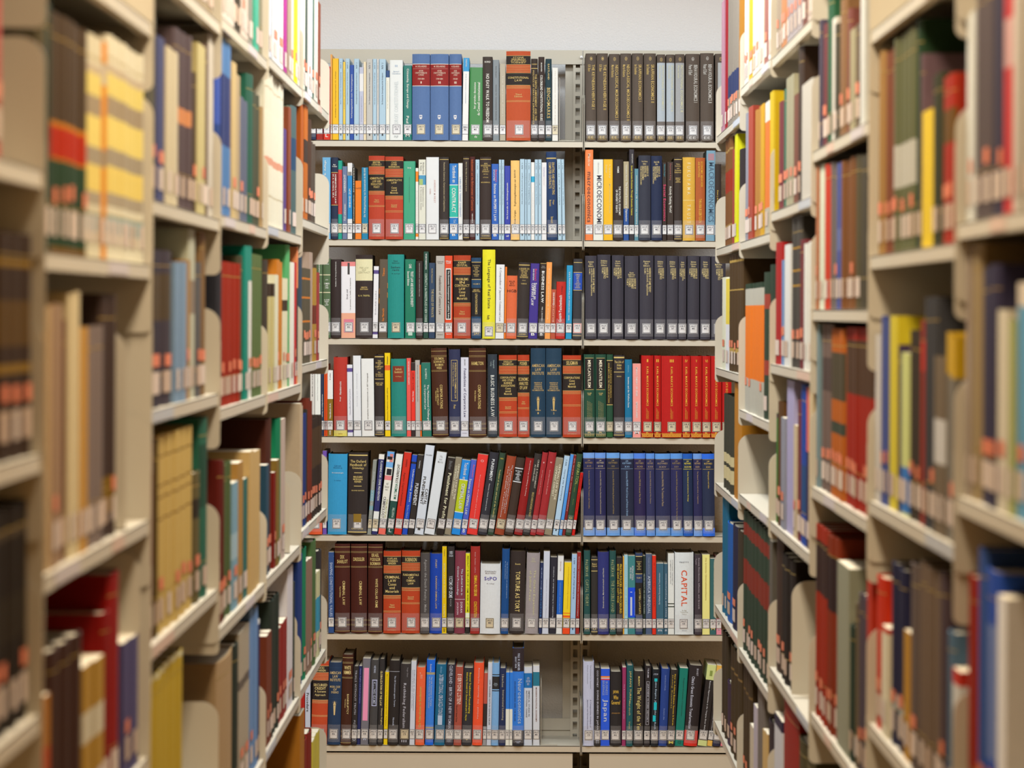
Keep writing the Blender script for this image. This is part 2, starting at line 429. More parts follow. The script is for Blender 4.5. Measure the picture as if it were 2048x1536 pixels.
SEG(2, 'L', 890, 290, 7.314, 1395, '''
66 192 282 #1478d0 p | B 590 600 w; B 600 1065 #22bdb0; B 1065 1075 w; D@.55 310 560 w .42 Textbook on; D 640 1000 w .45 CONTRACT; D@.6 1105 1150 w .25 T. A.; H 1305 1345 w .4 B; = lettered contract on a turquoise panel
196 260 275 #eceef2 p | D@.45 480 1060 #88a8d8 .4 LANDLORD & TENANT COVENANTS; H 1300 1345 #222 .5 P
266 356 185 #2b2524 h | L 212 g; D 260 690 #c8b890 .25 Harris The Idea of Property in Law; L 1365 g; H 1300 1340 #b0b0b0 .4 O
362 441 180 #4a1d1c h | D 225 970 #d0602a .42 Inducement and the Enforcement of Contracts; D 1010 1150 w .2 VERONIKA; = maroon with orange lettering
446 506 222 NP p | N Agrarer Grundstücksfonds unter Beteiligungshaft
512 678 185 #2f2827 h | L 220 g; H 268 412 g .85 AN/INTRODUCTION/TO THE/LAW OF/CONTRACT; H 428 445 g .4 FIFTH; H 475 492 g .45 ATIYAH; H 545 568 g .8 MCKENDRICK; H 1325 1350 g .7 OXFORD; L 1372 g; = lettered an introduction to the law of contract
682 786 285 #1f60c4 p | D@.66 370 550 #e06a80 .3 Blackstone's; D@.35 370 530 w .2 STATUTES; D 575 1120 w .36 Statutes on PROPERTY LAW; H 1305 1350 w .45 B; = lettered statutes on property law
789 824 222 NP p | N Der Kollektivvertrag als Verpflichtung
827 867 222 NP p | N Verträge im Obligationsrecht im Kaufrecht
872 958 312 #2a3fb0 p | U 560 1090 w .3 Die Kontrolle von Abfindungsklauseln; H 1320 1355 w .5 vdf; = blue with white upward lettering
962 1092 234 #ffd080 h | U 370 900 #5a4a28 .28 Ergänzungsleistungen zur AHV/IV; U 960 1160 #5a4a28 .28 Erwin Carigiet; = apricot-yellow with upward lettering
1097 1166 212 NP p | N Aktuelle Rechtsfragen
1169 1199 216 NP p | N Grundbesitzfragen
1202 1257 216 NP p | N Die Verbindlichkeit des Prozesses
1261 1311 258 #f0f2f6 p | B 465 550 #22aee0; U 700 1140 #889 .12 Haller Haftungspflicht
1314 1361 217 NP p | N Haftung für fremde Verschulden
1365 1413 216 NP p | N Haftungsrecht Mietrecht
1416 1487 260 #eceef8 p | D 330 470 #b8b0e0 .3 Stefanie; D 480 600 #e8d0d8 .2 Carter
1496 1646 105 #1f3c6c h -16 | L 200 g 16; D@.68 260 730 g .25 DRAFTING AND NEGOTIATING; D@.35 260 640 g .25 COMPUTER CONTRACTS; D@.65 810 880 g .2 Klinger; D@.35 810 900 g .2 Burnett; D 1055 1150 g .25 Butterworth; L 1290 g; = lettered drafting and negotiating computer contracts
1655 1712 210 NP p -16 | N Haftung für IT
1718 1762 212 NP p -20 | N Fragen des E-Commerce
''')
SEG(2, 'R', 1150, 290, 6.606, 1258, '''
132 240 62 #f58548 p 3 | D 115 280 #f8d8c0 .33 Mankiw; D@.52 355 1020 #5a2a28 .5 macroeconomics; = lettered macroeconomics
243 374 190 #eef2f0 p | D 230 380 #c8ccd0 .2 Alfred Sweezy; D@.6 400 1040 #4a4a62 .5 MICROECONOMI; = lettered microeconomics
378 500 188 #f6bf1e p | D@.68 260 440 #f2e4a0 .2 Lipsey; D@.32 260 370 #f2e4a0 .2 Steiner; D@.7 510 900 #f0dc90 .15 Microeconomic Policies
505 637 190 #2a2422 h | D 280 370 w .18 WEIMER; D@.66 545 930 w .2 THE POLITICAL ECONOMY; D@.36 590 890 w .2 OF PROPERTY RIGHTS; = lettered the political economy of property rights
641 713 215 #b5a98c p | B 838 1258 #1a50a0; D@.55 260 470 w .25 Samuelson Martin; D 490 1005 w .45 The Political Economy of Diplomatics; = tan above, blue below
716 783 55 #1c2030 p | D@.65 115 240 w .2 Christine Kruschwitz; D 270 925 #f0e020 .42 Social Systems Evolution Through Economic Science; = lettered in yellow capitals
785 839 310 #5a90a8 p | U 400 1040 w .35 Politische Ökonomie der Transformation; H 1170 1215 w .7 m
841 1002 135 #34384a h | HB Peter Nijkamp/Editor^HANDBOOK OF^REGIONAL AND^URBAN ECONOMICS^VOLUME 1 REGIONAL ECONOMICS; = first of two navy handbooks
1007 1152 140 #1f2c50 h | HB Edwin S. Mills/Editor^HANDBOOK OF^REGIONAL AND^URBAN ECONOMICS^VOLUME II URBAN ECONOMICS; = second of two navy handbooks
1156 1211 228 #221c1c p | D 250 415 #2a98b0 .4 Nicholas Roger; D@.55 515 1000 #e03070 .6 Social Economics; = lettered social economics in pink
1215 1305 217 #2a2220 p | D 240 460 #a05858 .3 Desmond King; D 540 890 w .45 Actively Seeking Work?; = lettered actively seeking work
1310 1416 160 #2c2624 h | L 188 g; H 235 370 g .85 Values,/Rationality,/and/Economic/Behaviour; H 425 495 g .7 EMORY/ELSTER/AND/VIEHOFF; L 1235 g; H 1195 1215 g .6 OXFORD
1424 1588 157 #e8b84a h | D 230 650 #f6e6b4 .28 F U K U Y A M A; L 725 #f0d890; D 780 1030 #f6e6b4 .28 T R U S T; = lettered trust
1592 1721 162 #b8602e h | D@.66 215 550 #f0b838 .22 ECONOMIC BEHAVIOR; D@.36 215 420 #f0b838 .2 AND INSTITUTIONS; D 705 1020 #f0b838 .3 THRAINN EGGERTSSON; = rust-orange with gold lettering
1727 1846 65 #7aa6c4 p 10 | I 105 195 #b08898 .18 .85; D@.56 220 1010 #4a6a88 .6 MACROECONOMICS; = tall light blue, lettered macroeconomics
1850 1935 245 #2a2422 h | D@.4 590 830 #e0c050 .3 Owen J. de los Reyes
''')
SEG(3, 'L', 620, 490, 7.314, 1370, '''
95 183 235 #566e4e h | L 448 #d8d0b0 14; L 705 #d8d0b0 14; D 250 430 w .2 Kessler; D 570 690 w .2 Contracts
189 301 213 #566e4e h | L 448 #d8d0b0 14; L 705 #d8d0b0 14; H 265 300 w .6 JOHN/KAUFMANN; H 510 530 w .35 XVI; H 560 650 w .7 COMMON/LAW/CASES; H 800 900 w .7 A CASE/BOOK/OF/LAW; = complete green with cream bands
305 453 220 #2a2222 h | U 255 620 w .14 Grundsatz der Vertrag und Demokratie; = black with thin upward line of lettering
457 665 255 #eeeef4 p | B 255 320 #e88a8a; B 1005 1370 #f0b094; I 1095 1290 #e08098 .18 .88; I 270 440 #444 .45 .6; U@.65 490 960 #666 .1 Les personnes, La famille, Les incapacites; U@.42 660 800 #667 .12 Droit civil; = white with pink and peach ends
668 915 152 #2b2322 h | B 215 530 #e8e2b8; H 325 425 #cac8a0 .7 THE LAW/OF/CONTRACT; H 615 670 g .45 NINTH/EDITION; H 735 765 #d8c878 .7 G. H. TREITEL; = black with cream panel
914 988 318 #ececf2 p 18 | B 375 430 #5a4a8c; B 1270 1315 #5a4a8c; U 675 1030 #99a .25 Schuldrecht
1000 1126 215 #5a5044 p 12 | SL 690 650 #f0922e; SL 830 790 #f8a030; U 345 465 #f08a30 .25 Tilmann; U 935 1120 #f08a30 .25 Das Mietrecht; = grey-brown with slanted orange stripes
1137 1375 145 #1f9089 h | H 225 282 #0c5458 .45 Neuer/Sachverst; H 312 390 #0a4a50 .6 Sachen-/recht; H 415 437 #0c5458 .5 19. Auflage; C; = wide teal, lettered sachenrecht
1390 1546 213 #0f7a60 p | D 285 345 w .25 CANE; D@.66 390 910 w .25 TRUST LAW AND ECONOMIC DIVERSITY; D@.32 390 600 w .2 Second Edition; I 1275 1330 #bcd8cc .3 .7
1552 1650 237 #2b2422 h | U 270 760 w .08 Verfahrensrecht internationale
1658 1732 100 #1e4a40 p 5 | D 130 360 w .3 WORTHINGTON; D 420 1130 #c8dcd0 .45 CONTRACT in the MARKETPLACE A NEW COURSE; = tall thin dark green
1738 1827 265 #26405f p 4 | D 350 560 g .2 Elodie Magenstein; D@.6 650 1060 #b8a878 .4 THE RULES OF PRIVATE
1838 1967 162 #b9b4ae p 5 | H 232 285 #554a48 .7 Cranwell/Germany; D 455 1020 #55484a .3 Foundations of Contract Law; H 1300 1325 #554a48 .6 Oxford; = lettered foundations of contract law
''')
SEG(3, 'L', 890, 490, 7.314, 1377, '''
-3 112 166 #e04824 p | H 235 282 w .7 Minor/Laub; I 352 1102 #f0f0ee .12 .82; I 368 1088 #1c1818 .2 .74; D@.47 385 1080 w .26 The Economic Consequences of Liability Rules; H 1302 1325 w .6 Quorum; = lettered the economic consequences of liability rules
125 378 160 #b4401f h | AS 238 335 445 855 970 1030 1085 KNAPP/CRYSTAL^PROBLEMS/IN/CONTRACT/LAW/Cases/and/Materials^Third/Edition; = lettered problems in contract law
386 532 195 #1f4468 h | B 258 512 #1c1c22; B 635 1055 #1c1c22; L 260 g; L 512 g; H 300 475 g .75 Contemporary/Studies/in/Economic/and/Financial/Analysis; H 568 590 g .7 VOLUME 19; H 655 700 g .8 EMERGING/PERSPECTIVES; D 720 1020 g .22 LITIGATION ECONOMICS; H 1285 1330 g .5 JAI; = navy and black with gold lettering
545 732 75 #ece52a h 5 | D 215 935 #35351c .3 The Language of Real Estate; D@.45 1035 1100 #35351c .25 Reilly; LOW; = tall yellow, lettered the language of real estate
734 858 292 #e8eaee p 14 | D 335 1120 #8a90a0 .3 A Compendium of Japanese Commercial Law; C; = lettered a compendium of japanese commercial law
860 887 325 #f07a1e p 20
890 1042 455 #e06a40 h 16 | H 525 612 #5a2818 .55 MULLER/BETH/MURCH; H 652 705 #4a2018 .9 HGB; = short coral, lettered HGB
1045 1212 262 #2e2a28 h 32 | L 300 g 12; H 340 495 g .9 A READER ON/THE LAW/OF THE/BUSINESS/ENTERPRISE; H 515 532 g .3 Abuse; H 562 585 g .5 VARNAI; H 1300 1325 g .6 OXFORD; L 1345 g; = lettered a reader on the law of the business enterprise
1216 1347 275 #3b2c8c p 36 | D@.62 355 530 #d84078 .25 Blackstone's; D@.36 355 520 w .15 2000 EDITION; D@.62 560 800 w .3 Statutes on; D@.33 565 890 w .3 COMPANY LAW; H 1288 1335 w .4 B; = lettered statutes on company law
1360 1453 265 #2a2422 h 32 | L 275 g 6; H 305 345 #aaa .7 Lex/Series; D 385 850 w .42 BUSINESS LAW; D 910 1120 w .2 NEIL J. BOWERS; H 1288 1335 w .4 B; = lettered business law
1455 1537 255 #f5a054 p 25 | U 345 1090 #fbe0b8 .2 Bilanz Buchhalter Prüfung
1538 1612 652 #b8523a p 10 | U 700 890 w .3 GmbHG; L 895 w; U 905 1130 #e0a898 .3 BUCH; = short brick-red beside a red one
1615 1750 540 #c4281e h 10 | U@.45 740 1130 w .3 GmbH-Taschenbuch; U@.6 600 720 #701810 .2 5. Auflage; = short red, lettered taschenbuch
1762 1850 300 #1f96c8 p | U 390 1105 w .25 Gmbh - Unternehmen und Wertentwicklung S.A.R.
1862 1994 205 #2e3238 h -6 | L 258 g; B 405 660 #2a52b8; L 403 g; L 662 g; H 425 640 #c8b880 .65 CAMERON/ADAM/SMITH/AND/CLOSE/CORPORATE/VALUES/IN FINANCE; L 1328 g; R; = dark grey with royal blue panel
''')
HG = 'HANDBOOK OF^GAME THEORY^with Economic Applications'; HE = 'HANDBOOK OF^ECONOMETRICS^ '; HD = 'HANDBOOK OF^DEVELOPMENT^ECONOMICS'; HA = 'HANDBOOK OF^AGRICULTURAL^ECONOMICS'
SEG(3, 'R', 1150, 490, 6.606, 1246, f'''
135 288 145 #3a3844 h 0 | HB Aumann/Hart/Editors^{HG}^VOLUME 1; = lettered handbook of game theory, by upright
298 473 130 #3a3844 h -2 | HB Griliches/Intriligator/Editors^{HE}^VOLUME 1; = lettered handbook of econometrics, second from upright
487 643 135 #3a3844 h 2 | HB Arrow/Intriligator/Editors^HANDBOOK OF^MATHEMATICAL^ECONOMICS^VOLUME III; = lettered handbook of mathematical economics
656 840 145 #3a3844 h 2 | LOWT; HB Ranis/Behrman/Editors^{HD}^VOLUME 3B; = lettering set lower than its neighbours
853 1038 135 #3a3844 h 2 | HB Aumann/Hart/Editors^{HG}^VOLUME 3; = lettered handbook of game theory, fifth from upright
1047 1202 138 #3a3844 h 4 | HB Griliches/Intriligator/Editors^{HE}^VOLUME 2; = lettered handbook of econometrics, sixth from upright
1208 1361 140 #3a3844 h 4 | HB Griliches/Intriligator/Editors^{HE}^VOLUME 3; = lettered handbook of econometrics, seventh from upright
1366 1472 145 #3a3844 h 4 | HB Amman/Kendrick/Editors^HANDBOOK OF^COMPUTATIONAL^ECONOMICS^VOLUME III; = narrowest of the navy handbooks
1484 1643 140 #3a3844 h 4 | HB Behrman/Srinivasan/Editors^{HD}^VOLUME 3; = ninth from upright
1654 1788 142 #3a3844 h 4 | HB Behrman/Srinivasan/Editors^{HD}^VOLUME 3; = tenth from upright
1798 1990 145 #3a3844 h 4 | HB Engle/McFadden/Editors^{HE}^VOLUME 4; = last handbook beside aisle stack
''')
SEG(4, 'L', 620, 690, 7.314, 1341, '''
4 68 350 #d8d4cc p | U 380 760 #444 .2 Bankwesen
71 156 350 #eceee6 p | U 390 820 #999 .15 Schwarz: The Design of Company Accounts
159 206 345 #24344f p | U 730 1060 w .4 Haftung von Auditgesellschaften
208 232 340 #f0581e p
235 254 288 #e8501c p
256 336 378 #ecece8 p | B 798 1341 #8a6a1e; U 855 1080 w .3 Handbuch H.A.; U 415 515 #666 .2 Kohler; U 1260 1320 w .3 NWB; = white above and ochre below
345 545 185 #b83428 h | U 540 735 w .14 Handelsrecht; U 765 830 w .1 Regi; B 1255 1341 #e0d060; H 1295 1315 #b89030 .3 nomos; = red with yellow foot
551 630 295 #ececf2 p -10 | B 345 400 #5c4c8e; B 1240 1285 #5c4c8e; U 650 1030 #99a .2 Gesellschaftsrecht
640 752 162 #eaecee p -12 | U 425 910 #aab .1 Vertrag zur Abwicklung; = white leaning left, taller of a pair
760 944 205 #e8e8e4 p -12 | U 420 1095 #555 .12 europäisches Unternehmensrecht a.d. SEIT Fünfzigzahl; = wide white beside black one
950 1087 145 #2b2624 h -6 | L 177 g 14; H 225 365 g .9 THE/BUSINESS/OF/COMPANY/LAW; H 390 470 g .8 An/Introduction/for Students; L 505 g; H 550 600 g .8 MORSE AND/WILLIAMS; H 1270 1292 g .6 OXFORD; L 1312 g; = lettered the business of company law
1099 1180 120 #f0cc10 p -8 | B 300 375 #e8662a; U 170 285 #222 .25 Schumann; U 630 1100 #5a5010 .25 Deutsche Publizität-Gmbh (DPG); = yellow with orange band
1190 1413 206 #1f8478 h -8 | I 312 543 #84301e .12 .87; H 335 420 g .55 Sandrock/Gesellschaft; H 455 478 g .4 Auflage; = teal with brown-red square
1418 1480 195 #e85850 p -5 | U 240 580 w .3 Leitfaden zum GmbH-Recht
1483 1543 262 #2a2222 p -5 | B 378 1110 #e83428; U 400 660 #5a0c08 .3 PRIVATE COMPANY; U 680 830 w .4 Mark Stamp
1546 1614 225 #b5afa8 p -8 | D 290 830 #555 .25 Wymeersch Gesellschaftsrecht
1616 1636 295 #f07020 p -14
1645 1780 262 #227060 p -18 | D 350 500 #c0d8c8 .2 BLUMBERG; D@.68 585 1110 w .26 The Multinational Challenge; D@.35 585 945 w .26 to Corporation Law; = lettered the multinational challenge
1797 2027 48 #44200f h -28 | HN SOLOMON/SCHWARTZ/BAUMAN/WEISS^CORPORATIONS^LAW AND POLICY^Third Edition; = with four authors and lettered corporations
''')
SEG(4, 'L', 890, 690, 7.314, 1346, '''
62 227 68 #2b3050 h -6 | F 225 825 g .2 .76; D@.58 265 790 g .15 INTRODUCTION TO COMMERCIAL LAW; D@.38 265 610 g .12 Problems, Cases and Materials; D 880 935 g .2 Foss; = navy with gold-framed title
231 346 185 #d4d4de p | D 210 305 #555 .2 JOHN LOWRY; D 350 1060 #3c3c68 .42 Foundations of Corporate Law; H 1285 1300 #889 .6 OXFORD; = lettered foundations of corporate law
357 607 50 #44200f h -8 | HN HAMILTON^CORPORATIONS^ ^Fifth Edition; = with single author and lettered corporations
632 770 138 #2c3640 h -8 | D@.62 225 340 #9aa .2 Hemphill; D@.35 250 310 #9aa .2 Long; D@.5 445 1050 #d8d8d0 .38 BASIC BUSINESS LAW; = lettered basic business law
794 1058 150 #b83e1c h -6 | AS 222 310 425 770 895 942 988 O'KELLEY/THOMPSON^CORPORATIONS/AND OTHER/BUSINESS/ASSOCIATIONS/Cases/and/Materials^Second/Edition; = lettered corporations and other business associations
1066 1237 145 #b83e1c h -2 | AS 232 310 425 700 820 870 925 POSNER^ECONOMIC/ANALYSIS/OF LAW^Fifth/Edition; = lettered economic analysis of law
1255 1472 45 #1b3a50 h | AL Volume^1; = american law institute volume one
1478 1706 45 #1b3a50 h | AL Volume^2; = american law institute volume two
1724 1992 148 #b83e1c h | AS 215 305 415 665 0 0 880 SELIGMAN^CORPORATIONS/Cases/and/Materials^ ; = lettered corporations, cases and materials
''')
SEG(4, 'R', 1150, 690, 6.606, 1226, '''
120 266 130 #1f4a38 h -4 | ME; = lettered mercantilism, by the upright
272 414 130 #1f4a38 h -4 | ME; = lettered mercantilism, second from upright
418 503 130 #1f4a34 h | B 208 795 #2a2218; L 210 g; L 795 g; D@.68 310 700 #b89848 .2 LAURENCE SEIDMAN; D@.35 240 770 #b89848 .25 ADAM SMITH AND THE WEALTH OF NATIONS; B 1165 1215 #2c5c30; C; = narrow dark green with black panel
511 657 140 #2e2a2c h | L 170 g 18; H 208 330 g .85 The Life of/Adam/Smith; L 362 g; H 410 430 g .4 ROSS; H 1150 1165 g .6 OXFORD; L 1195 g; = dark grey, lettered the life of
661 756 195 #0f7098 h -2 | D 270 365 #8ac0d8 .15 Atkinson; D@.52 430 830 w .22 Incomes and the Welfare State; = lettered incomes and the welfare state
763 873 250 #f09a90 p -2 | D 300 680 w .22 MARX'S THEORY OF CRISIS; D 755 965 w .22 SIMON CLARKE; H 1142 1186 w .5 M; = pink, lettered theory of crisis
879 1040 142 #b8100c h | MX I; = volume one of the red set
1047 1137 142 #b8100c h | MX II; = volume two of the red set
1142 1417 145 #b8100c h | MX III; = volume three, widest of the red set
1421 1525 145 #b8100c h | MX IV; = volume four of the red set
1530 1680 145 #b8100c h | MX V; = volume five of the red set
1684 1792 145 #b8100c h | MX VI; = volume six of the red set
1797 1940 145 #b8100c h | MX VII; = volume seven of the red set
1946 2070 145 #b8100c h | MX VIII; = last of the red set, half hidden
''')
SEG(5, 'L', 620, 885, 7.314, 1348, '''
-20 178 400 #d8542a h
185 245 125 #6c4ca0 p | B 215 1050 #8c8478; = purple with grey-brown middle
255 532 170 #3092be h 14 | H 330 388 #1c6088 .45 Ulrich/Eisenberg; H 435 462 w .6 Kriminologie; H 545 570 #1c6088 .35 6. Auflage; = wide light blue, lettered kriminologie
545 830 150 #2c2422 h 18 | L 188 g 16; H 252 405 g .85 The Oxford/Handbook of/Criminology; L 445 g 8 .3 .7; H 488 592 g .48 MAGUIRE/MORGAN/REINER; L 640 g 8 .3 .7; H 695 715 g .65 SECOND EDITION; I 1045 1165 #8a6a20 .3 .7; H 1248 1275 g .6 OXFORD; L 1312 g 14; = lettered handbook of criminology
835 892 262 #8a8c82 p 86 | D 430 1060 #c8ccc8 .4 Crime, Control and Prevention; B 700 860 #7aa0a8; B 930 990 #6c98a0; C; = grey-green leaning, first of the leaning row
900 980 178 #282c60 p 108 | B 178 248 #efe9dc; B 1010 1300 #eceae0; D@.6 270 850 w .4 PLANNING FOR CRIME PREVENTION; C; = navy, lettered planning for crime prevention
995 1100 140 #e2dece p 135 | B 140 230 #68a8e0; I 170 290 #d08078 .05 .9; I 210 255 #222 .1 .8; B 290 370 #78b0e0; I 390 480 #1c1c24 .2 .9; B 490 555 #e08080; B 1255 1348 #e86858; H 580 720 #99958a .6 and/Becker/Henry; D@.35 800 1110 #777 .4 CRIMINOLOGY; D@.72 830 1110 #b0b070 .25 THEORETICAL; = cream with colourful picture at top
1112 1215 175 #e2e0d6 p 145 | B 860 1348 #1c4840; U@.6 320 590 #222 .38 STRAFRECHT; U@.6 600 830 #187860 .38 MULTIMEDIA; U@.6 960 1100 #b8c8b8 .35 MARTIN; H 1260 1320 w .4 L; = white with dark green foot
1225 1335 150 #cc2c1e p 150 | D 250 360 #701810 .2 HAINES; D@.4 445 930 #701810 .28 Against Capital Punishment; = lettered against capital punishment
1343 1420 185 #1a48b0 p 150 | B 285 315 #202028; D@.62 395 870 w .42 Understanding Justice; D 920 1110 #90b0e0 .3 Barbara Hudson; = lettered understanding justice
1425 1512 185 #2a2626 p 150 | D 265 380 w .2 THOMAS; D 600 920 w .6 PUNISHMENT; = black, lettered punishment
1522 1655 45 #e6eaf0 p 168 | H 178 198 #555 .7 HAUGEN; D@.35 505 910 #222 .33 PUNISHMENT; D@.75 680 910 #222 .33 CAPITAL; I 1255 1285 #333 .3 .6; = tall white leaning, lettered capital punishment
1668 1815 145 #e8eaea p 185 | H 190 310 #aaa .5 Vila/and/Morris; = wide white leaning with two author names
1842 1955 225 #241f1e p 165 | D@.6 450 1110 #f0e8c0 .42 Punishment for Profit; D 270 400 #777 .4 Shichor; = lettered punishment for profit
''')
SEG(5, 'L', 890, 885, 7.314, 1353, '''
-14 84 230 #8c8068 p 152 | D@.68 320 835 #e8e0c0 .25 CRIMINAL LAW IN THE; D@.32 350 790 #e8e0c0 .25 COMPANY CONTEXT; = left one of two lettered criminal law in the company context
90 218 265 #1784d2 p 145 | B 548 560 w; B 560 1020 #b4c020; B 1020 1032 w; D@.55 300 550 w .4 Textbook on; D@.55 610 980 w .42 CRIMINAL LAW; = blue with lime-green panel
224 308 258 #4a5cb8 p 142 | D@.66 330 510 #e06a80 .28 Blackstone's; D@.42 540 1060 w .42 Statutes on CRIMINAL LAW; H 1260 1330 w .4 B; = lettered statutes on criminal law
315 468 182 #dc342e p 165 | D 480 1110 #f0b0a8 .1 Strafrecht Grundlagen und System; H 255 300 #f0b0a8 .3 O; = bright red leaning with faint ring
475 608 150 #2a2a32 h 180 | D 250 565 w .32 PUNISHMENT; D@.45 605 1000 w .13 Theories, Causes, Corporate Ends; = charcoal, lettered punishment
618 706 155 #2c4230 h 180 | D 400 1095 #c8b870 .28 Tradition of the Law and Law of the Tradition; H 225 250 #c8b040 .5 NN; = dark green, lettered tradition of the law
718 858 205 #943e22 h 185 | D@.75 330 1040 w .1 The Amended Criminal Procedure Law; D@.55 390 980 w .1 of the People's Republic of China; D@.35 350 1100 w .1 Ten English Translations; C; = rust-brown with three lines of white lettering
865 992 235 #3a2a22 h 170 | B 385 580 #201a16; L 382 s 14; L 578 s 14; H 410 560 s .8 TEXTBOOK/ON/CRIMINAL/AND/PENAL/STUDIES; = dark brown with silver-ruled panel
1005 1128 232 #8c1414 h 165 | D@.62 265 780 #e8c8c0 .14 Organisierung und Bildung Ordnung; = crimson leaning beside dark brown
1130 1236 165 #2e2826 h 180 | D@.68 250 670 #b8b0a0 .22 CRIME & PUNISHMENT; D@.32 330 570 #b8b0a0 .2 IN ENGLAND; D@.6 730 1090 #b8a060 .3 BRIGGS HARRISON MCINNES & VINCENT; = lettered crime and punishment in england
1240 1322 145 #9c2428 h 185 | D 405 760 #e0a8a0 .14 Strafprozess Freiheit; H 280 305 #e0a8a0 .2 I; = dark red pair, left volume
1325 1442 145 #9c2428 h 190 | D 405 760 #e0a8a0 .14 Strafprozess Freiheit; H 280 305 #e0a8a0 .2 II; = dark red pair, right volume
1445 1558 230 #8c8068 p 172 | D@.68 320 835 #e8e0c0 .25 CRIMINAL LAW IN THE; D@.32 350 790 #e8e0c0 .25 COMPANY CONTEXT; = right one of two lettered criminal law in the company context
1570 1652 195 #b8d4e8 p 155 | N Bedeutung des Rechts
1660 1708 170 #4a90d4 p 150 | D 260 740 #b8d8f0 .3 STRAFTÄTER RECHTSVERKEHR
1711 1754 180 #7c1c20 p 148 | D 230 1000 #e0b0a8 .3 Die Werte der neuen Entscheidung
1757 1845 165 #24402c h 145 | D@.62 285 600 #98a050 .5 DEFAMATION; D 600 720 #687838 .3 and freedom; D 825 910 #687838 .25 Beverly; H 1080 1120 #c8b030 .5 O; = lettered defamation
1850 1896 435 #c41410 p 100 | D 470 1000 #701010 .35 SEXUAL VIOLENCE; = short bright red, last of the leaning row
''')
SEG(5, 'R', 1150, 885, 6.606, 1240, '''
112 264 145 #242850 h -4 | KE XVI^Activities 1914-1919: The Treasury and Versailles^#7aa4e0^#a08050; = volume sixteen of the two-blue set
270 412 145 #22224c h -6 | KE XVII^Activities 1920-1922: Treaty Revision and Reconstruction^#6c98dc^#b8a888; = volume seventeen of the two-blue set
423 598 145 #20243a h -8 | KE XX^Activities 1929-1931: Rethinking Employment and Policies^#6ca0dc^#98804c; = volume twenty of the two-blue set
606 782 152 #20263c h -8 | KE XXI^Activities 1931-1939: World Crises and Policies in Britain^#6c9cd8^#88a8c8; = volume twenty-one of the two-blue set
785 941 150 #282048 h -8 | KE XXII^Activities 1939-1945: Internal War Finance^#5080d8^#a08858; = volume twenty-two of the two-blue set
946 1060 150 #2c2e54 h -8 | KE XXIII^Activities 1940-1943: External War Finance^#5c90d8^#a08868; = volume twenty-three of the two-blue set
1066 1265 153 #24284c h -8 | KE XXIV^Activities 1944-1946: The Transition to Peace^#6098d8^#a89070; = volume twenty-four, widest of the two-blue set
1270 1430 150 #262650 h -10 | KE XXV^Activities 1940-1944: Shaping the Post-War World: The Clearing Union^#5c94d8^#98804c; = volume twenty-five of the two-blue set
1433 1564 152 #1c2c4a h -10 | KE XXVIII^Social, Political and Literary Writings^#1858b0^#e8d040; = volume twenty-eight, deep blue ends
1570 1687 150 #24244c h -10 | KE XXIX^The General Theory and After: A Supplement^#6c98d8^#b89868; = volume twenty-nine of the two-blue set
1690 1853 152 #202a44 h -12 | KE XXX^Bibliography and Index^#2868d8^#c8a850; = volume thirty, last of the two-blue set
''')
SEG(6, 'L', 620, 1080, 7.314, 1362, '''
270 352 180 #2c4a78 p | D 330 1120 #c8d4e8 .5 SHAPING CONSTITUTIONAL VALUES; L 240 w; = lettered shaping constitutional values
362 585 58 #42150c h | HN DIX/SHARLOT^CRIMINAL LAW^ ^Fourth Edition; = brown, two authors, lettered criminal law
598 835 58 #42150c h | HN DRESSLER^CRIMINAL LAW^ ^ ; = brown, one author, lettered criminal law
846 1058 58 #42150c h 4 | HN ISRAEL/PODGOR/BORMAN^WHITE COLLAR CRIME^ ^ ; = lettered white collar crime
1068 1324 160 #b43c18 h 6 | AS 237 370 482 805 932 990 1042 KAPLAN/WEISBERG/BINDER^CRIMINAL/LAW/Cases/and/Materials^Third/Edition; = rust-red, lettered criminal law cases and materials
1334 1603 155 #b43c18 h 8 | AS 238 330 447 693 815 870 922 ROBINSON^FUNDAMENTALS/OF/CRIMINAL/LAW^Second/Edition; = lettered fundamentals of criminal law
1608 1744 190 #4a4440 h 10 | D@.52 280 1050 #9a948c .33 Against the Death Penalty - Mello; = lettered against the death penalty
1748 1927 195 #0f3c98 h 8 | D@.7 570 950 #3868c0 .12 CHARTER JUSTICE IN; D@.52 520 1000 #c8a868 .14 CANADIAN CRIMINAL LAW; D@.5 280 405 #c8b078 .14 STUART; = lettered canadian criminal law
1930 1997 90 #e0b80c p 5 | D 130 235 #333 .25 Tapper; D 335 840 #fff0a0 .3 CRIMINAL LAW AND PROCEDURE; D 930 1120 #fff0a0 .3 THE SUPREME; U 1280 1340 #222 .4 WEST
''')
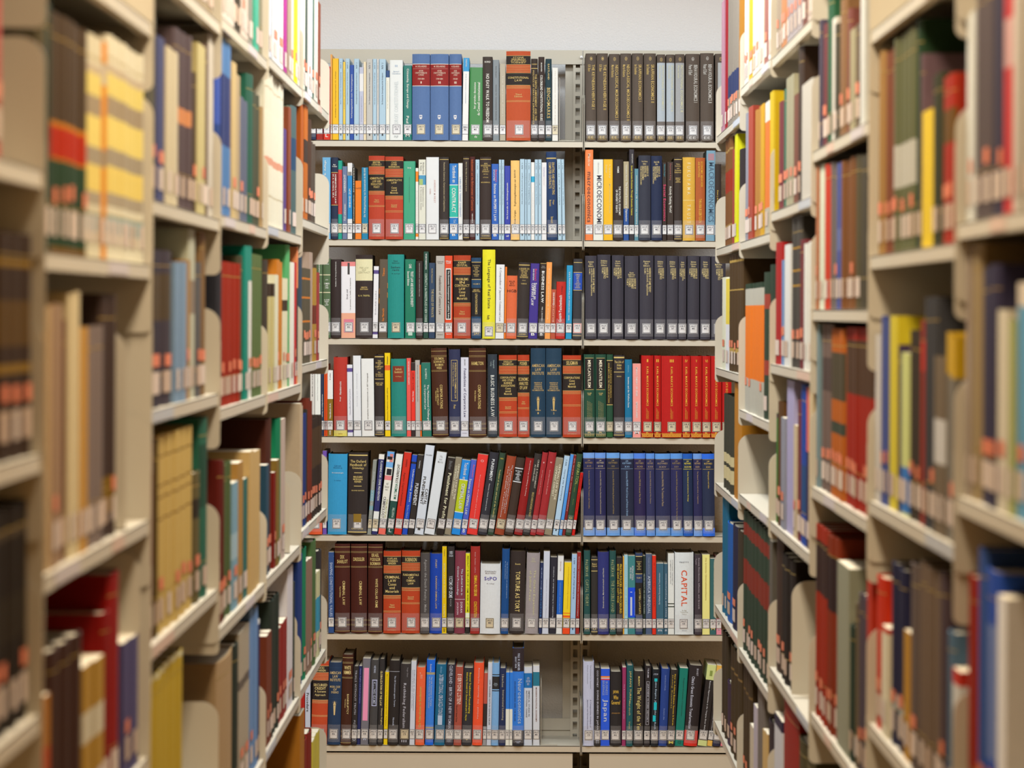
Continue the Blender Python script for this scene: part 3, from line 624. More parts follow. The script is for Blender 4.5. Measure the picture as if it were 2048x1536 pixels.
SEG(6, 'L', 890, 1080, 7.314, 1372, '''
28 128 100 #2a2422 h 10 | H 165 250 w .6 AMES/JONES/SALES; D 530 850 w .5 VICTIMS OF CRIME; D 870 980 #8a8480 .25 ROCK; = lettered victims of crime
132 287 165 #7c3440 h 15 | D@.66 425 810 w .22 The Judicial Role in; D@.28 390 810 w .22 Criminal Proceedings; L 872 #d0b0b0; D@.66 910 1065 #e0c8c8 .2 DORAN; D@.28 915 1095 #e0c8c8 .2 JACKSON; C; = lettered the judicial role in criminal proceedings
294 357 200 #e0d41e p 8 | D 235 1060 #6a6a10 .5 INEQUALITY IN THE LAW OF CRIME WORK AT HOME; B 1070 1140 #e8e8c0; B 1275 1372 #222; = bright yellow with small dark capitals
365 502 95 #9c2820 h 10 | D 180 480 #d8a8a0 .1 Israel - Kamisar - LaFave; D@.55 515 820 #e8c020 .32 CRIMINAL PROCEDURE; D@.55 900 1130 #e8c020 .32 CONSTITUTION; = lettered criminal procedure and constitution
508 803 350 #e2e0d6 h 12 | H 445 505 #7a6a60 .55 Kleinknecht/Meyer-Goßner; H 532 598 #3c3090 .62 StPO; H 628 652 #7a6a60 .38 45. Auflage; C; = short wide white, lettered StPO
812 922 130 #0c4478 h 25 | D@.7 320 850 #a8c0d8 .1 THE PROTECTION OF HUMAN RIGHTS; D@.45 310 570 #a8c0d8 .08 IN THE EUROPEAN
934 1152 165 #2e2420 h 25 | H 335 368 g .35 Scott; D@.52 460 1050 g .3 TORTURE AS TORT; = lettered torture as tort
1166 1358 190 #9a8e88 h 32 | H 260 325 #c8be90 .4 Tate/and/Vallinder; D@.62 440 1095 #cac090 .22 The Global Expansion; D@.3 450 900 #cac090 .22 of Judicial Power; = lettered the global expansion of judicial power
1368 1414 330 #1c2c50 p 25 | U 400 720 #a8b8d0 .3 Europa; U 730 1120 #3888c0 .3 Strafrecht
1419 1510 165 #eaecf0 p 25 | U@.55 575 1130 #889 .12 Grundzüge, Mindestrechte, Strafprozess
1518 1617 250 #23242e p 25 | U 390 1130 w .14 Beweislehre im Recht: Handbuch zur Verfahren
1623 1710 235 #e2deD2 p 28 | B 585 1088 #145cb0; U 620 1060 #c0d0e8 .15 Zwangsvollstreckungs- und Insolvenzrecht; D 310 450 #c8a890 .3 Jauernig; = white with blue middle panel
1716 1822 325 #f0cc20 p 30 | B 1062 1075 #e86020; B 1100 1135 #e86020; B 1275 1372 #e8481c; U@.6 390 1000 #c08818 .14 Deutsches Beratungshilfegesetz; = yellow with orange foot
1827 1902 205 #a4c0d4 p 30 | N Schiedsrecht
1906 1962 175 #942420 p 16 | U 240 1110 w .22 Vollstreckungsrecht Werner-Rechtliche Abhandlung; = dark red paperback beside the upright
''')
SEG(6, 'R', 1150, 1080, 6.606, 1252, '''
118 202 148 #1f4a44 h | D@.6 340 420 #8a9060 .2 THE NEW; D@.45 270 490 #8a9060 .45 PALGRAVE; D@.5 530 880 #8a9060 .5 CAPITAL THEORY; H 1160 1190 g .6 M; = lettered capital theory
214 301 235 #2e2a26 h | L 268 g; H 310 370 g .8 Ricci/Capital; L 418 g; H 1165 1200 g .5 O; L 1220 g
303 450 165 #2a2f68 h | U 375 905 #c8c0a8 .14 Demokratie, Marktwirtschaft und Recht; H 1160 1180 g .35 BILF; = dark blue with thin upward lettering
458 542 150 #1f4a44 h | D@.7 330 420 #8a9060 .15 THE NEW; D@.45 270 490 #8a9060 .45 PALGRAVE; D@.5 540 960 #8a9060 .5 THE INVISIBLE HAND; H 1160 1190 g .6 M; = lettered the invisible hand
548 631 235 #2a2422 h | D@.7 325 975 #e0b830 .36 PRICING POLICIES AND PROCEDURES; D@.25 325 835 #e0b830 .26 EDITED ALISON AND R. SCOTT WOOD; = lettered pricing policies and procedures
633 648 225 #e0a030 p
651 700 205 #98c4c8 p | U 330 1000 #4a8090 .2 Beiträge zur Geschichte
703 797 215 #3c7c78 p | B 635 1030 #1048c8; I 690 1005 #e8ecf4 .3 .98; I 700 760 #1048c8 .3 .6; D@.65 350 540 w .25 INTERNATIONAL; D@.35 370 520 w .22 PRICE SERIES; = teal with blue and white portrait
800 894 180 #2c3c5c h | B 225 450 #221f1e; B 570 1000 #221f1e; L 222 g; L 452 g; H 280 400 g .75 Contemporary/Studies/in/Economic/and/Financial; H 495 515 g .7 VOLUME 47; D@.6 650 980 g .3 LAWYERS, LAWSUITS; = navy and black bands with gold lettering
898 933 215 #1c2e26 p | D 450 980 #b0b8a8 .4 WELFARE FACULTY AND SOCIETY IN THE MODERN
936 1018 190 #4c5a70 p | D 240 460 #a8b0b8 .15 Danziger and Gottschalk; D@.5 480 980 #b8c0c8 .5 AMERICA UNEQUAL; = lettered america unequal
1021 1072 210 #d82c18 p | D 300 900 #7c1810 .25 Sozialpolitik; = thin bright red paperback
1074 1174 315 #38606e p | U@.4 440 855 w .2 Die Politische Ökonomie der Transformation; H 1185 1215 w .5 m; = wider of two slate-teal paperbacks
1177 1227 320 #385a68 p | U 450 1020 w .25 Staat und Transformation; H 1185 1215 w .5 m; = narrower of two slate-teal paperbacks
1230 1312 182 #e6e4d4 p | D@.7 265 600 #888 .15 TOWARDS THEORIES OF; D@.4 265 580 #888 .15 THE AMERICAN WELFARE STATE; B 840 853 #1c2c20; B 878 892 #1c2c20; = white with two black lines
1320 1568 168 #e8e8dc h | H 285 308 #777 .5 PIKETTY; D@.5 400 875 #d8502c .32 CAPITAL; H 918 995 #b0a890 .42 in the/Twenty-First/Century; H 1190 1205 #666 .25 Harvard; = wide white, lettered capital in orange-red
1580 1678 190 #3c3236 h | D@.6 240 910 #b8a8a8 .22 Income Distribution, Inflation, and Growth; D@.2 245 330 #a89898 .2 Taylor; = lettered income distribution, inflation, and growth
1682 1782 195 #e8dc80 p | D 240 800 #c8a850 .2 Die kritische Unternehmenstheorie; = pale yellow paperback
1786 1864 250 #35605c p | D@.65 300 1010 #c0b070 .16 The Theory of Wealth Distribution; H 1160 1195 g .6 M
1868 1935 218 #e08890 p | H 1175 1195 w .5 M; = salmon pink paperback beside aisle stack
''')
SEG(7, 'L', 600, 1290, 6.827, 1364, '''
-10 66 480 #a01c14 p
70 142 330 #dcdad2 p | D 660 915 #333 .5 Procedure; = white, lettered procedure
146 364 225 #b4401c h 30 | AS 290 380 485 755 0 0 972 DUCKI/WARREN^SECURED/CREDIT/A Systems/Approach^ ; = lettered secured credit
368 546 240 #1c3044 h 28 | AL MODEL CODE/OF/EVIDENCE^ ; = american law institute, lettered model code of evidence
549 694 132 #3c1a0c h 32 | HN WHITE/NIMMER^BANKRUPTCY^ ^Third Edition; = lettered bankruptcy
697 772 290 #28221e h 32 | D@.5 345 950 #9a948c .35 TRIALS WITHOUT TRUTH; D 1030 1130 #9a948c .3 PIZZI; H 1265 1310 w .6 O; = lettered trials without truth
775 819 290 #1c2448 p 30 | D 325 800 #8890b8 .35 Human Rights and Strafverfahren
823 930 185 #6a6460 p 35 | I 315 1035 #f090a0 .18 .82; H 1265 1310 w .5 W; = mottled grey with pink strip
938 1046 200 #3e3a34 h 32 | D 280 380 w .25 WEYRING; I 472 832 #c0bcc8 .2 .85; I 485 820 #181414 .28 .78; D@.53 505 800 w .3 KILLING GAME; = lettered killing game in a frame
1052 1126 190 #2a2622 h 32 | D@.45 355 830 g .38 GLOBALIZATION OF THE LAW; D@.65 865 1090 g .3 Human Rights; H 1270 1290 g .5 V; = lettered globalization of the law
1137 1192 370 #f0c410 p 20 | D 400 1110 #6a5008 .25 Menschenrecht und Verfassungsrecht Aufgaben; = short bright yellow
1195 1338 210 #221c18 h 28 | L 362 #8a8680; D@.55 420 840 w .18 The UN Convention against Torture; D@.5 990 1100 w .16 Nowak; = black, lettered convention against torture
1342 1489 255 #302a26 h 30 | D@.66 305 435 #8a8278 .14 Vago Chen; D@.42 520 1130 #a8a098 .33 Rethinking Federalism; H 1290 1330 #989088 .5 III; C; = lettered rethinking federalism
1492 1562 220 #d6d2c6 p 28 | D@.65 340 890 #777 .2 Federalism in the Constitution; D@.3 340 860 #777 .2 Selected European Case Studies; = cream, narrow with two lines of lettering
1570 1693 300 #d8582c h 22 | U@.45 565 1120 #b8a848 .25 Die Föderalismus im Bundesstaat; H 360 470 #f0a078 .3 Tim; = orange-red with olive lettering
1704 1818 200 #3c7cc0 h 28 | B 200 370 #1464c0; B 370 402 #9a8a60; B 1115 1140 #9a8a60; B 1140 1364 #1464c0; D@.62 430 830 w .18 The U.N. Convention on Torture; D@.35 430 860 w .18 and the Prospects for Enforcement; D 260 365 w .2 Boulesbaa; = light blue between royal blue ends
1830 1970 258 #10586c h 30 | D 290 380 #6898a8 .2 Abraham; D@.52 400 950 w .42 INTERNATIONAL ORGANIZATIONS; I 955 1085 #c8d0d0 .28 .72; = lettered international organizations
''')
SEG(7, 'L', 890, 1290, 6.827, 1368, '''
-2 110 265 #302c30 h 30 | D@.5 280 1140 #a8a4a0 .38 CLEVELAND - BIRTH OF A NEW WOMAN; H 1280 1330 #888 .5 KENT; = lettered cleveland, birth of
114 220 295 #9a4430 h 30 | D@.55 395 805 #e8c8a8 .5 EVERYONE LISTEN!; D@.3 820 1050 #3c1810 .2 Edward H. Sutton-Turner; = brick-brown with cream lettering
224 362 310 #2a2828 h 30 | D@.66 375 930 #d8b820 .22 Beyond Traditional Peacekeeping; D@.35 375 1030 #d8b820 .2 Edited by Donald C.F. Daniel and Bradd C. Hayes; H 1270 1300 g .5 V; = lettered beyond traditional peacekeeping
368 505 240 #dc4a24 h 22 | U@.5 310 1010 #f4b8a0 .16 Verband - Die deutsche Verfassung; = orange-red hardcover between black and small brown
512 562 380 #a84834 p 12 | B 800 1110 #2a2422; B 1110 1368 #8a8478
566 627 245 #deDCD2 p 10 | D@.5 475 1090 #555 .35 LOW TRANSGENIC DATA IN CENTRAL EUROPE
629 726 240 #8cbcd8 h 10 | B 395 408 #24221e; B 425 600 #24221e; B 615 628 #24221e; H 510 560 #a8b0a8 .6 Neutral/Zeitschrift/Compend; = pale blue with black panel
731 821 310 #1c2640 h 15 | D 395 570 #a89a78 .3 S Brien Roses; D@.55 610 1020 #a89a78 .38 International Licensing; = lettered international licensing
823 875 370 #2878c0 p 8 | B 870 1368 #d4ccac; U 460 850 #6aa8dc .2 Umweltpolitik; = left one of two blue-over-cream paperbacks
877 918 370 #2878c0 p 8 | B 870 1368 #d4ccac; U 460 850 #6aa8dc .2 Umweltpolitik; = right one of two blue-over-cream paperbacks
920 1076 35 #3a88d8 h 4 | B 35 355 #2a2020; B 1160 1368 #2a2828; D@.55 110 340 w .2 PAUL W. GLIMCHER; D@.28 155 310 w .14 ERNST FEHR; D@.66 455 1065 #d8e8f0 .36 Neuroeconomics; D@.22 490 1030 #20406a .12 DECISION MAKING AND THE BRAIN; H 1300 1335 w .5 ACADEMIC/PRESS; = lettered neuroeconomics
1078 1190 298 #dedcd0 p 2 | B 380 582 #10608c; H 430 550 w .5 ALSTON/EGGERTSSON/NORTH; D@.62 620 970 #555 .18 EMPIRICAL STUDIES IN; D@.32 620 985 #555 .18 INSTITUTIONAL CHANGE; = lettered empirical studies in institutional change
1203 1292 280 #dcd8c8 p | B 365 555 #1c6870; D@.5 575 1045 #7a4a3c .22 MODERN POLITICAL ECONOMY; = lettered modern political economy
''')
SEG(7, 'R', 1150, 1300, 6.502, 1252, '''
106 246 155 #d4d0d0 h 3 | D@.7 200 510 #888 .1 The Institute for Economic; D@.4 200 445 #888 .1 Select Institute; D@.68 650 1010 #667 .16 A Comparative Analysis of; D@.4 650 1035 #667 .16 Japanese and German Economic; = light grey, lettered a comparative analysis of
250 332 235 #2a2622 h 4 | D 270 490 #b8b0a8 .25 CCCI WITNEY; D@.5 530 1040 #b8b0a8 .36 DOING BUSINESS IN JAPAN; H 1170 1225 w .5 TT; = lettered doing business in japan
333 450 250 #2858c0 p 4 | B 345 365 #f08020; B 365 380 #eee; B 380 395 #d83020; D@.66 415 590 #b8c8f0 .25 BUSINESS; D@.3 405 595 #b8c8f0 .25 BRIEFINGS; D@.5 645 935 w .62 Japan; = blue, lettered business briefings japan
458 603 285 #241f1c h 3 | H 520 720 #d8a838 .8 JAPAN:/Who/Governs?; H 815 840 #a87838 .75 JOHNSON; = lettered japan who governs
607 658 230 #8c2c4c p 8 | D 450 900 #d8a0b0 .25 The Economic Structure of Japan; = thin magenta-red
662 747 200 #1c4c48 h 12 | D@.55 275 650 #c0a458 .36 JAPAN'S TURN; D@.5 660 850 #a89858 .25 Murdoch; D 930 1030 #a89858 .25 Vanek; = lettered turn in gold on dark teal
753 888 275 #2c2620 h 12 | D 345 470 #c8b060 .18 MURPHY; D@.48 490 1040 #c8b060 .5 The Weight of the Yen; = lettered the weight of the yen
893 972 205 #241e1c h 20 | D 240 360 #b8b0a8 .25 TSURUMI; F 410 975 #a8a098 .25 .75; D@.5 440 940 #b8b0a8 .28 JAPANESE CLOSED HISTORY; = black with thin framed title
982 1078 250 #151a1c h 25 | H 305 330 w .6 ITP; D@.5 370 1030 #a8b8b8 .3 Casino Empire Japanische and Roth; I 370 410 #18a8a0 .3 .7; I 680 780 #18a8a0 .3 .7; I 850 930 #18a8a0 .2 .6; = black with turquoise blots
1082 1192 245 #20386c h 42 | D@.5 330 530 #90a0c8 .18 Gerald David O'Reilly; D@.5 765 910 #90a0c8 .18 Dynastic Abe; = dark blue with small pale lettering
1196 1292 257 #2a241e h 48 | D@.65 315 980 #d0a828 .22 How to Achieve Business Success In Korea; D@.3 330 760 #a88828 .2 Doing Business; H 1180 1225 #c8b030 .6 M; = lettered how to achieve business success in korea
1295 1405 240 #0c6c54 p 68 | D@.55 370 860 #0a4a3c .2 Regional Economic Cooperation; H 1180 1225 #0a4a3c .4 G; = bright green leaning
1410 1585 205 #241c1a h 80 | B 1050 1252 #c8281a; D@.35 350 1030 #d8d0c8 .22 China's Great Economic Transformation; D@.62 245 340 #a8a098 .14 BRANDT; = black with red foot, lettered great economic transformation
1592 1712 200 #241f1c p 130 | B 200 395 #c0c070; B 1180 1252 #c0c070; I 275 345 #80883c .35 .65; D@.5 410 1050 #c8c0b0 .18 Business Opportunities in the Yangtze River Delta; = lime-topped black leaning paperback
1715 1782 205 #241f1c p 130 | B 205 400 #d8a040; B 1180 1252 #d8a040; D@.5 420 1050 #c8c0b0 .25 Business Opportunities in Sichuan Province; = amber-topped black leaning paperback
1786 1882 330 #242434 h 90 | D@.55 830 1040 #a8a8b0 .3 CHINA ECONOMY; = charcoal navy leaning beside aisle stack
1888 1950 600 #d87070 p 50
''')
DEPTH_OF = {}
def foilc(k): return {'g': '#d8bc72', 's': '#d8d8d8', 'w': '#f4f4f2', 'c': '#dcdcb8', 'k': '#222222', 'NP': NP}.get(k, k)

def dress(b, deco, u, hard):
    """put the bands, rules and lettering listed for a book onto its spine"""
    st = 'auto'; low = 0.0195; phrase = None; lowt = 0
    for tok in [t.strip() for t in deco.split(';') if t.strip()]:
        if tok.startswith('='): phrase = tok[1:].strip(); continue
        op, _, rest = tok.partition(' '); c = 0.5
        if '@' in op: op, cc = op.split('@'); c = float(cc)
        A = rest.split()
        if op == 'C': st = 'cream'
        elif op == 'R': st = 'red'
        elif op == 'LOW': low = 0.0085
        elif op == 'LOWT': lowt = 0.036
        elif op == 'B': b.bands.append((u(float(A[1])), u(float(A[0])), foilc(A[2])))
        elif op == 'I': b.inset(u(float(A[1])), u(float(A[0])), foilc(A[2]), float(A[3]), float(A[4]), 0.0003 + 0.0001 * len(b.let.f) / 60)
        elif op == 'F': b.frame(u(float(A[1])), u(float(A[0])), foilc(A[2]), float(A[3]), float(A[4]))
        elif op == 'L':
            th = (float(A[2]) if len(A) > 2 else 8) * (u(0) - u(1))
            b.rule(u(float(A[0])), foilc(A[1]), th, float(A[3]) if len(A) > 3 else 0.02, float(A[4]) if len(A) > 4 else 0.98)
        elif op == 'SL':
            z0, z1 = u(float(A[0])), u(float(A[1])); q = b.w; m = b.foil(A[2]); hgt = 0.0185
            b.let.poly([(0, b.ys(0) - .0004, z0 - hgt * .4), (q, b.ys(q) - .0004, z0 + hgt * .6), (q, b.ys(q) - .0004, z0 + hgt * 1.5), (0, b.ys(0) - .0004, z0 + hgt * .5)], m)
        elif op in 'DUH':
            b.text(' '.join(A[4:]), op, u(float(A[1])), u(float(A[0])), foilc(A[2]), float(A[3]), c, off=0.0006)
        elif op == 'N':
            H = b.h
            b.text(rest, 'U', H * 0.44, H * 0.83, '#4a5a70', 0.26); b.text('NV 1', 'U', H * 0.88, H * 0.95, '#4a5a70', 0.3)
            b.inset(H * 0.052, H * 0.085, '#384048', 0.38, 0.62)
        elif op == 'FR':
            H = b.h; b.bands.append((H * 0.632, H * 0.88, '#96201f'))
            for z in (H * 0.63, H * 0.883): b.rule(z, '#e8e4e0', 0.0018, 0.01, 0.99)
            b.rule(H * 0.83, '#d8a8a0', 0.0006, 0.05, 0.95)
            b.text('M. DESLANDRES', 'H', H * 0.843, H * 0.868, '#e8d0c0', 0.62)
            b.text('HISTOIRE/CONSTITUTIONNELLE DE/LA FRANCE', 'H', H * 0.745, H * 0.815, '#e8d0c0', 0.66)
            b.text('1789-1814', 'H', H * 0.70, H * 0.722, '#e8d0c0', 0.36)
            b.text(rest, 'H', H * 0.652, H * 0.685, '#f0e0d0', 0.06 * len(rest))
            cx = 0.48 * b.w
            b.patch(b.let, cx - .0045, cx + .0045, H * 0.255, H * 0.292, b.foil('#e8e8f0'), 0.0005)
            b.patch(b.let, cx - .0028, cx + .0028, H * 0.243, H * 0.255, b.foil('#e8e8f0'), 0.0005)
            b.text('M', 'H', H * 0.262, H * 0.285, '#4468ad', 0.1, 0.48, off=0.0009)
            st = 'cream'
        elif op == 'AS':
            ys = [float(x) for x in A[:7]]; T = (' '.join(A[7:]) + ' ').split('^')
            ys_ = [u(y) if y else 0 for y in ys]
            b.bands += [(ys_[1], ys_[0], '#241c1a'), (ys_[3], ys_[2], '#241c1a')]
            for z in ys_[:4]: b.rule(z, foilc('g'), 0.0009)
            for k in (1, 2, 3, 4): b.rule(ys_[1] + (ys_[2] - ys_[1]) * k / 5, foilc('g'), 0.0007)
            for k in (1, 2, 3): b.rule(ys_[3] - 0.0032 * k, foilc('g'), 0.0007)
            b.rule(ys_[6] + 0.0018, foilc('g'), 0.0008); b.rule(ys_[6] - 0.0018, foilc('g'), 0.0008)
            p = (ys_[0] - ys_[1]) * 0.1
            b.text(T[0].strip(), 'H', ys_[1] + p, ys_[0] - p, foilc('g'), min(0.62, 0.11 * max(len(x) for x in T[0].split('/'))))
            n = len(T[1].split('/')); span = ys_[2] - ys_[3]; p = span * (0.28 if n <= 2 else 0.16 if n < 5 else 0.1)
            b.text(T[1].strip(), 'H', ys_[3] + p, ys_[2] - p, foilc('g'), 0.86)
            if T[2].strip(): b.text(T[2].strip(), 'H', ys_[5], ys_[4], foilc('g'), 0.32)
            b.text('and Company', 'H', 0.0085, 0.0125, foilc('g'), 0.5)
        elif op == 'HN':
            T = (rest + ' ').split('^'); H = b.h
            for f in (0.965, 0.915, 0.903, 0.748, 0.738, 0.152, 0.14, 0.098, 0.088, 0.022): b.rule(H * f, foilc('g'), 0.0009 if f in (0.965, 0.022) else 0.0005)
            n = len(T[0].split('/')); mid = H * 0.828; hh = min(0.07, 0.026 * n) * H
            b.text(T[0], 'H', mid - hh, mid + hh, foilc('g'), 0.7)
            L = 0.0062 * len(T[1]) if len(T[1]) < 14 else 0.0050 * len(T[1])
            zc = H * 0.45; L = min(L, 0.46 * H)
            b.text(T[1], 'D', zc - L / 2, zc + L / 2, foilc('g'), 0.17, 0.6)
            if T[2].strip(): b.text(T[2], 'D', zc - L * .36, zc + L * .36, foilc('g'), 0.12, 0.38)
            if T[3].strip(): b.text(T[3], 'D', zc - L * .18, zc + L * .26, foilc('g'), 0.09, 0.26 if T[2].strip() else 0.36)
        elif op == 'EE':
            T = (rest + ' ').split('^'); H = b.h; g = foilc(T[4].strip()); gg = foilc('g') if T[4].strip() == 'c' else g
            cx, cz, r = 0.52, H * 0.94, 0.0048
            ring = []
            for k in range(16):
                a0, a1 = 2 * math.pi * k / 16, 2 * math.pi * (k + 1) / 16; q = b.w * cx
                pts = [(q + math.cos(t) * rr * .8, cz + math.sin(t) * rr * 1.15) for rr, t in ((r, a0), (r, a1), (r * .8, a1), (r * .8, a0))]
                b.let.poly([(x, b.ys(x) - .0005, z) for x, z in pts], b.foil(gg))
            b.text(T[0], 'H', cz - .0026, cz + .0026, gg, 0.10, cx)
            zt = H * 0.872; zb = u(float(T[3]))
            b.text(T[1], 'D', zb, zt, g, 0.27, 0.72, off=0.0008)
            if T[2].strip(): b.text(T[2], 'D', zt - 0.0024 * len(T[2]) - .002, zt, g, 0.25, 0.34, off=0.0008)
            b.frame(0.0045, 0.0195, gg, 0.16, 0.84, 0.0006); b.text('EE', 'H', 0.0062, 0.0165, gg, 0.48)
        elif op == 'HB':
            T = (rest + ' ').split('^'); g = '#e0cc90'; H = b.h - lowt
            n = len(T[0].split('/')); zt = H * 0.94; zb = H * (0.94 - 0.026 * n)
            b.text(T[0], 'H', zb, zt, g, 0.48)
            z1 = zb - 0.003; lines = [t for t in T[1:4] if t.strip()]
            lens = {'GAME THEORY': 0.05}; 
            if 'GAME THEORY' in T[2]: lines = ['HANDBOOK OF GAME THEORY', 'with Economic Applications']
            for k, t in enumerate(lines):
                L = 0.0033 * len(t) if len(lines[0]) > 15 else 0.0029 * len(t)
                b.text(t, 'D', z1 - L, z1, g, 0.17, 0.74 - 0.19 * k)
            b.text(T[4], 'D', z1 - 0.0021 * len(T[4]), z1, g, 0.11, 0.74 - 0.19 * len(lines) + 0.03)
        elif op == 'KE':
            T = (rest + ' ').split('^'); H = b.h; end = T[2].strip(); g = T[3].strip()
            b.bands += [(H * 0.935, H, end), (0, H * 0.098, end)]
            b.bands += []
            for f in (0.93, 0.812, 0.1): b.rule(H * f, g, 0.0008, 0.05, 0.95)
            b.text('J.M./KEYNES', 'H', H * 0.868, H * 0.918, g, 0.66)
            b.text(T[0], 'H', H * 0.826, H * 0.852, g, min(0.7, 0.12 * len(T[0])))
            L = min(0.60 * H, 0.0024 * len(T[1])); b.text(T[1], 'D', H * 0.785 - L, H * 0.785, g, 0.14)
            b.text('MACMILLAN', 'H', H * 0.055, H * 0.07, '#a8c0e0', 0.6)
        elif op == 'MX':
            H = b.h; g = '#e8b038'; cs = min(0.3, 0.0065 / b.w)
            b.text(rest, 'H', H * 0.915, H * 0.96, g, min(0.7, 0.0036 * len(rest) / b.w + 0.02))
            b.text("KARL MARX'S ECONOMICS", 'D', H * 0.385, H * 0.865, g, cs)
            for k in (-1, 0, 1): b.text('Critical Assessments', 'D', H * 0.225, H * (0.36 - 0.02 * (k + 1)), g, cs * .3, 0.5 + k * cs * .45)
            b.rule(H * 0.052, g, 0.0008)
            n = max(3, int(b.w / 0.004))
            for k in range(n):
                x0, x1 = b.w * (0.04 + 0.92 * k / n), b.w * (0.04 + 0.92 * (k + 1) / n)
                for a, e in ((x0, x1), (x1, x0)):
                    s_ = 0.0007
                    b.let.poly([(a - s_, b.ys(min(max(a, 0), b.w)) - .0005, H * .006), (a + s_, b.ys(min(max(a, 0), b.w)) - .0005, H * .006), (e + s_, b.ys(min(max(e, 0), b.w)) - .0005, H * .046), (e - s_, b.ys(min(max(e, 0), b.w)) - .0005, H * .046)], b.foil(g))
            b.text('R', 'H', 0.0105, 0.018, g, min(.5, .008 / b.w)); st = 'cream'
        elif op == 'ME':
            H = b.h; b.inset(H * .58, H * .95, '#231f1d', .1, .9)
            b.rule(H * .955, foilc('g'), .0012, .1, .9); b.rule(H * .575, foilc('g'), .0012, .1, .9)
            b.text('MERCANTILISM', 'D', H * .6, H * .93, '#e8dcc0', .28, off=.0008)
            b.text('VOLUME/FOUR', 'H', H * .505, H * .54, foilc('g'), .4)
            for k in range(4): b.text('Critical Concepts in the History', 'D', H * .22, H * (.44 - .01 * k), foilc('g'), .06, .32 + .13 * k)
            b.rule(H * .04, foilc('g'), .0008); b.text('XXXXXX', 'H', .002, .0105, foilc('g'), .9); b.text('R', 'H', .012, .018, foilc('g'), .3)
        elif op == 'AL':
            T = (rest + ' ').split('^'); H = b.h; g = '#c8a868'
            vol = len(T[1].strip()) > 0
            top = 0.825 if vol else 0.895
            b.text('AMERICAN/LAW/INSTITUTE', 'H', H * (top - .13), H * top, g, .84)
            for f in (.875, .645, .498): b.rule(H * (f if vol else f + .06), '#24465c', .0006)
            b.text('PRINCIPLES OF/CORPORATE/GOVERNANCE/ANALYSIS AND/RECOMMENDATIONS' if vol else T[0], 'H', H * (.515 if vol else .62), H * (.62 if vol else .72), g, .78)
            zc = H * (.40 if vol else .47); q = b.w / 2; m = b.foil(g)
            t = [(-.0020, -.028), (.0020, -.028), (.0035, .002), (-.0035, .002)]
            b.let.poly([(q + x, b.ys(q + x) - .0005, zc + z) for x, z in t], m)
            t = [(-.0045, .003), (.0045, .003), (.0030, .009), (0, .016), (-.0030, .009)]
            b.let.poly([(q + x, b.ys(q + x) - .0005, zc + z) for x, z in t], m)
            for k in range(7):
                a = math.radians(15 + 25 * k); c_, s_ = math.cos(a), math.sin(a)
                P0 = (q + c_ * .0055, zc + .006 + s_ * .006); P1 = (q + c_ * .0095, zc + .006 + s_ * .0125)
                b.let.poly([(P0[0] - .0003, b.ys(P0[0]) - .0005, P0[1]), (P0[0] + .0003, b.ys(P0[0]) - .0005, P0[1]), (P1[0], b.ys(min(max(P1[0], 0), b.w)) - .0005, P1[1])], m)
            if vol: b.text('Volume', 'H', H * .292, H * .315, g, .36); b.text(T[1].strip(), 'H', H * .255, H * .283, g, .08)
    b.sticker(st, low)
    return phrase

# ---------------------------------------------------------------- the room
wallm = mat('painted_wall', (0.87, 0.865, 0.865), rough=0.85, spec=0.2, noise=0.02, scale=3, bump=0.9, bscale=170)
floorm = mat('carpet', (0.46, 0.26, 0.10), rough=1.0, spec=0.1, noise=0.15, scale=120, bump=0.5, bscale=500)
ceilm = mat('ceiling_tile', (0.75, 0.74, 0.70), rough=0.9, spec=0.1, noise=0.05, scale=60)
WALL_Y = BACK + 0.33
mb = MB(); mb.box((-4, WALL_Y, 0), (4, WALL_Y + 0.15, 3.0), wallm); tag(mb.build('wall_back'), kind='structure')
mb = MB(); mb.box((-4, -1.2, -0.05), (4, WALL_Y, 0), floorm); tag(mb.build('floor'), kind='structure')
mb = MB(); mb.box((-4, -1.2, 3.0), (4, WALL_Y, 3.05), ceilm); tag(mb.build('ceiling'), kind='structure')

M = metal()
SLOT = mat('slot_dark', (0.03, 0.025, 0.02), rough=0.8)
TAG1 = mat('shelf_tag_lilac', (0.54, 0.50, 0.52), rough=0.5)
TAG2 = mat('shelf_tag_pink', (0.60, 0.44, 0.36), rough=0.5)
TAG3 = mat('shelf_tag_blue', (0.44, 0.47, 0.52), rough=0.5)

def rounded(d0, d1, z0, z1, rt, rb, n=6):
    """side outline of a shelf bracket, front edge at d0, rounded at its front corners"""
    P = [(d1, z0), (d1, z1)]
    for k in range(n + 1):
        a = math.pi / 2 * k / n
        P.append((d0 + rt - rt * math.sin(a), z1 - rt + rt * math.cos(a)))
    for k in range(n + 1):
        a = math.pi / 2 * k / n
        P.append((d0 + rb - rb * math.cos(a), z0 + rb - rb * math.sin(a)))
    return P

class Frame:
    """maps (along, depth, z) of a run of shelving to the room: along the run, into the shelf, up"""
    def __init__(s, kind): s.kind = kind
    def P(s, a, d, z):
        if s.kind == 'back': return (a, BACK + d, z)
        if s.kind == 'left': return (-(W + d), a, z)
        return (W + d, a, z)
W = 0.523

def fbox(mb, fr, a0, a1, d0, d1, z0, z1, m):
    p, q = fr.P(a0, d0, z0), fr.P(a1, d1, z1)
    mb.box(tuple(min(p[i], q[i]) for i in range(3)), tuple(max(p[i], q[i]) for i in range(3)), m)

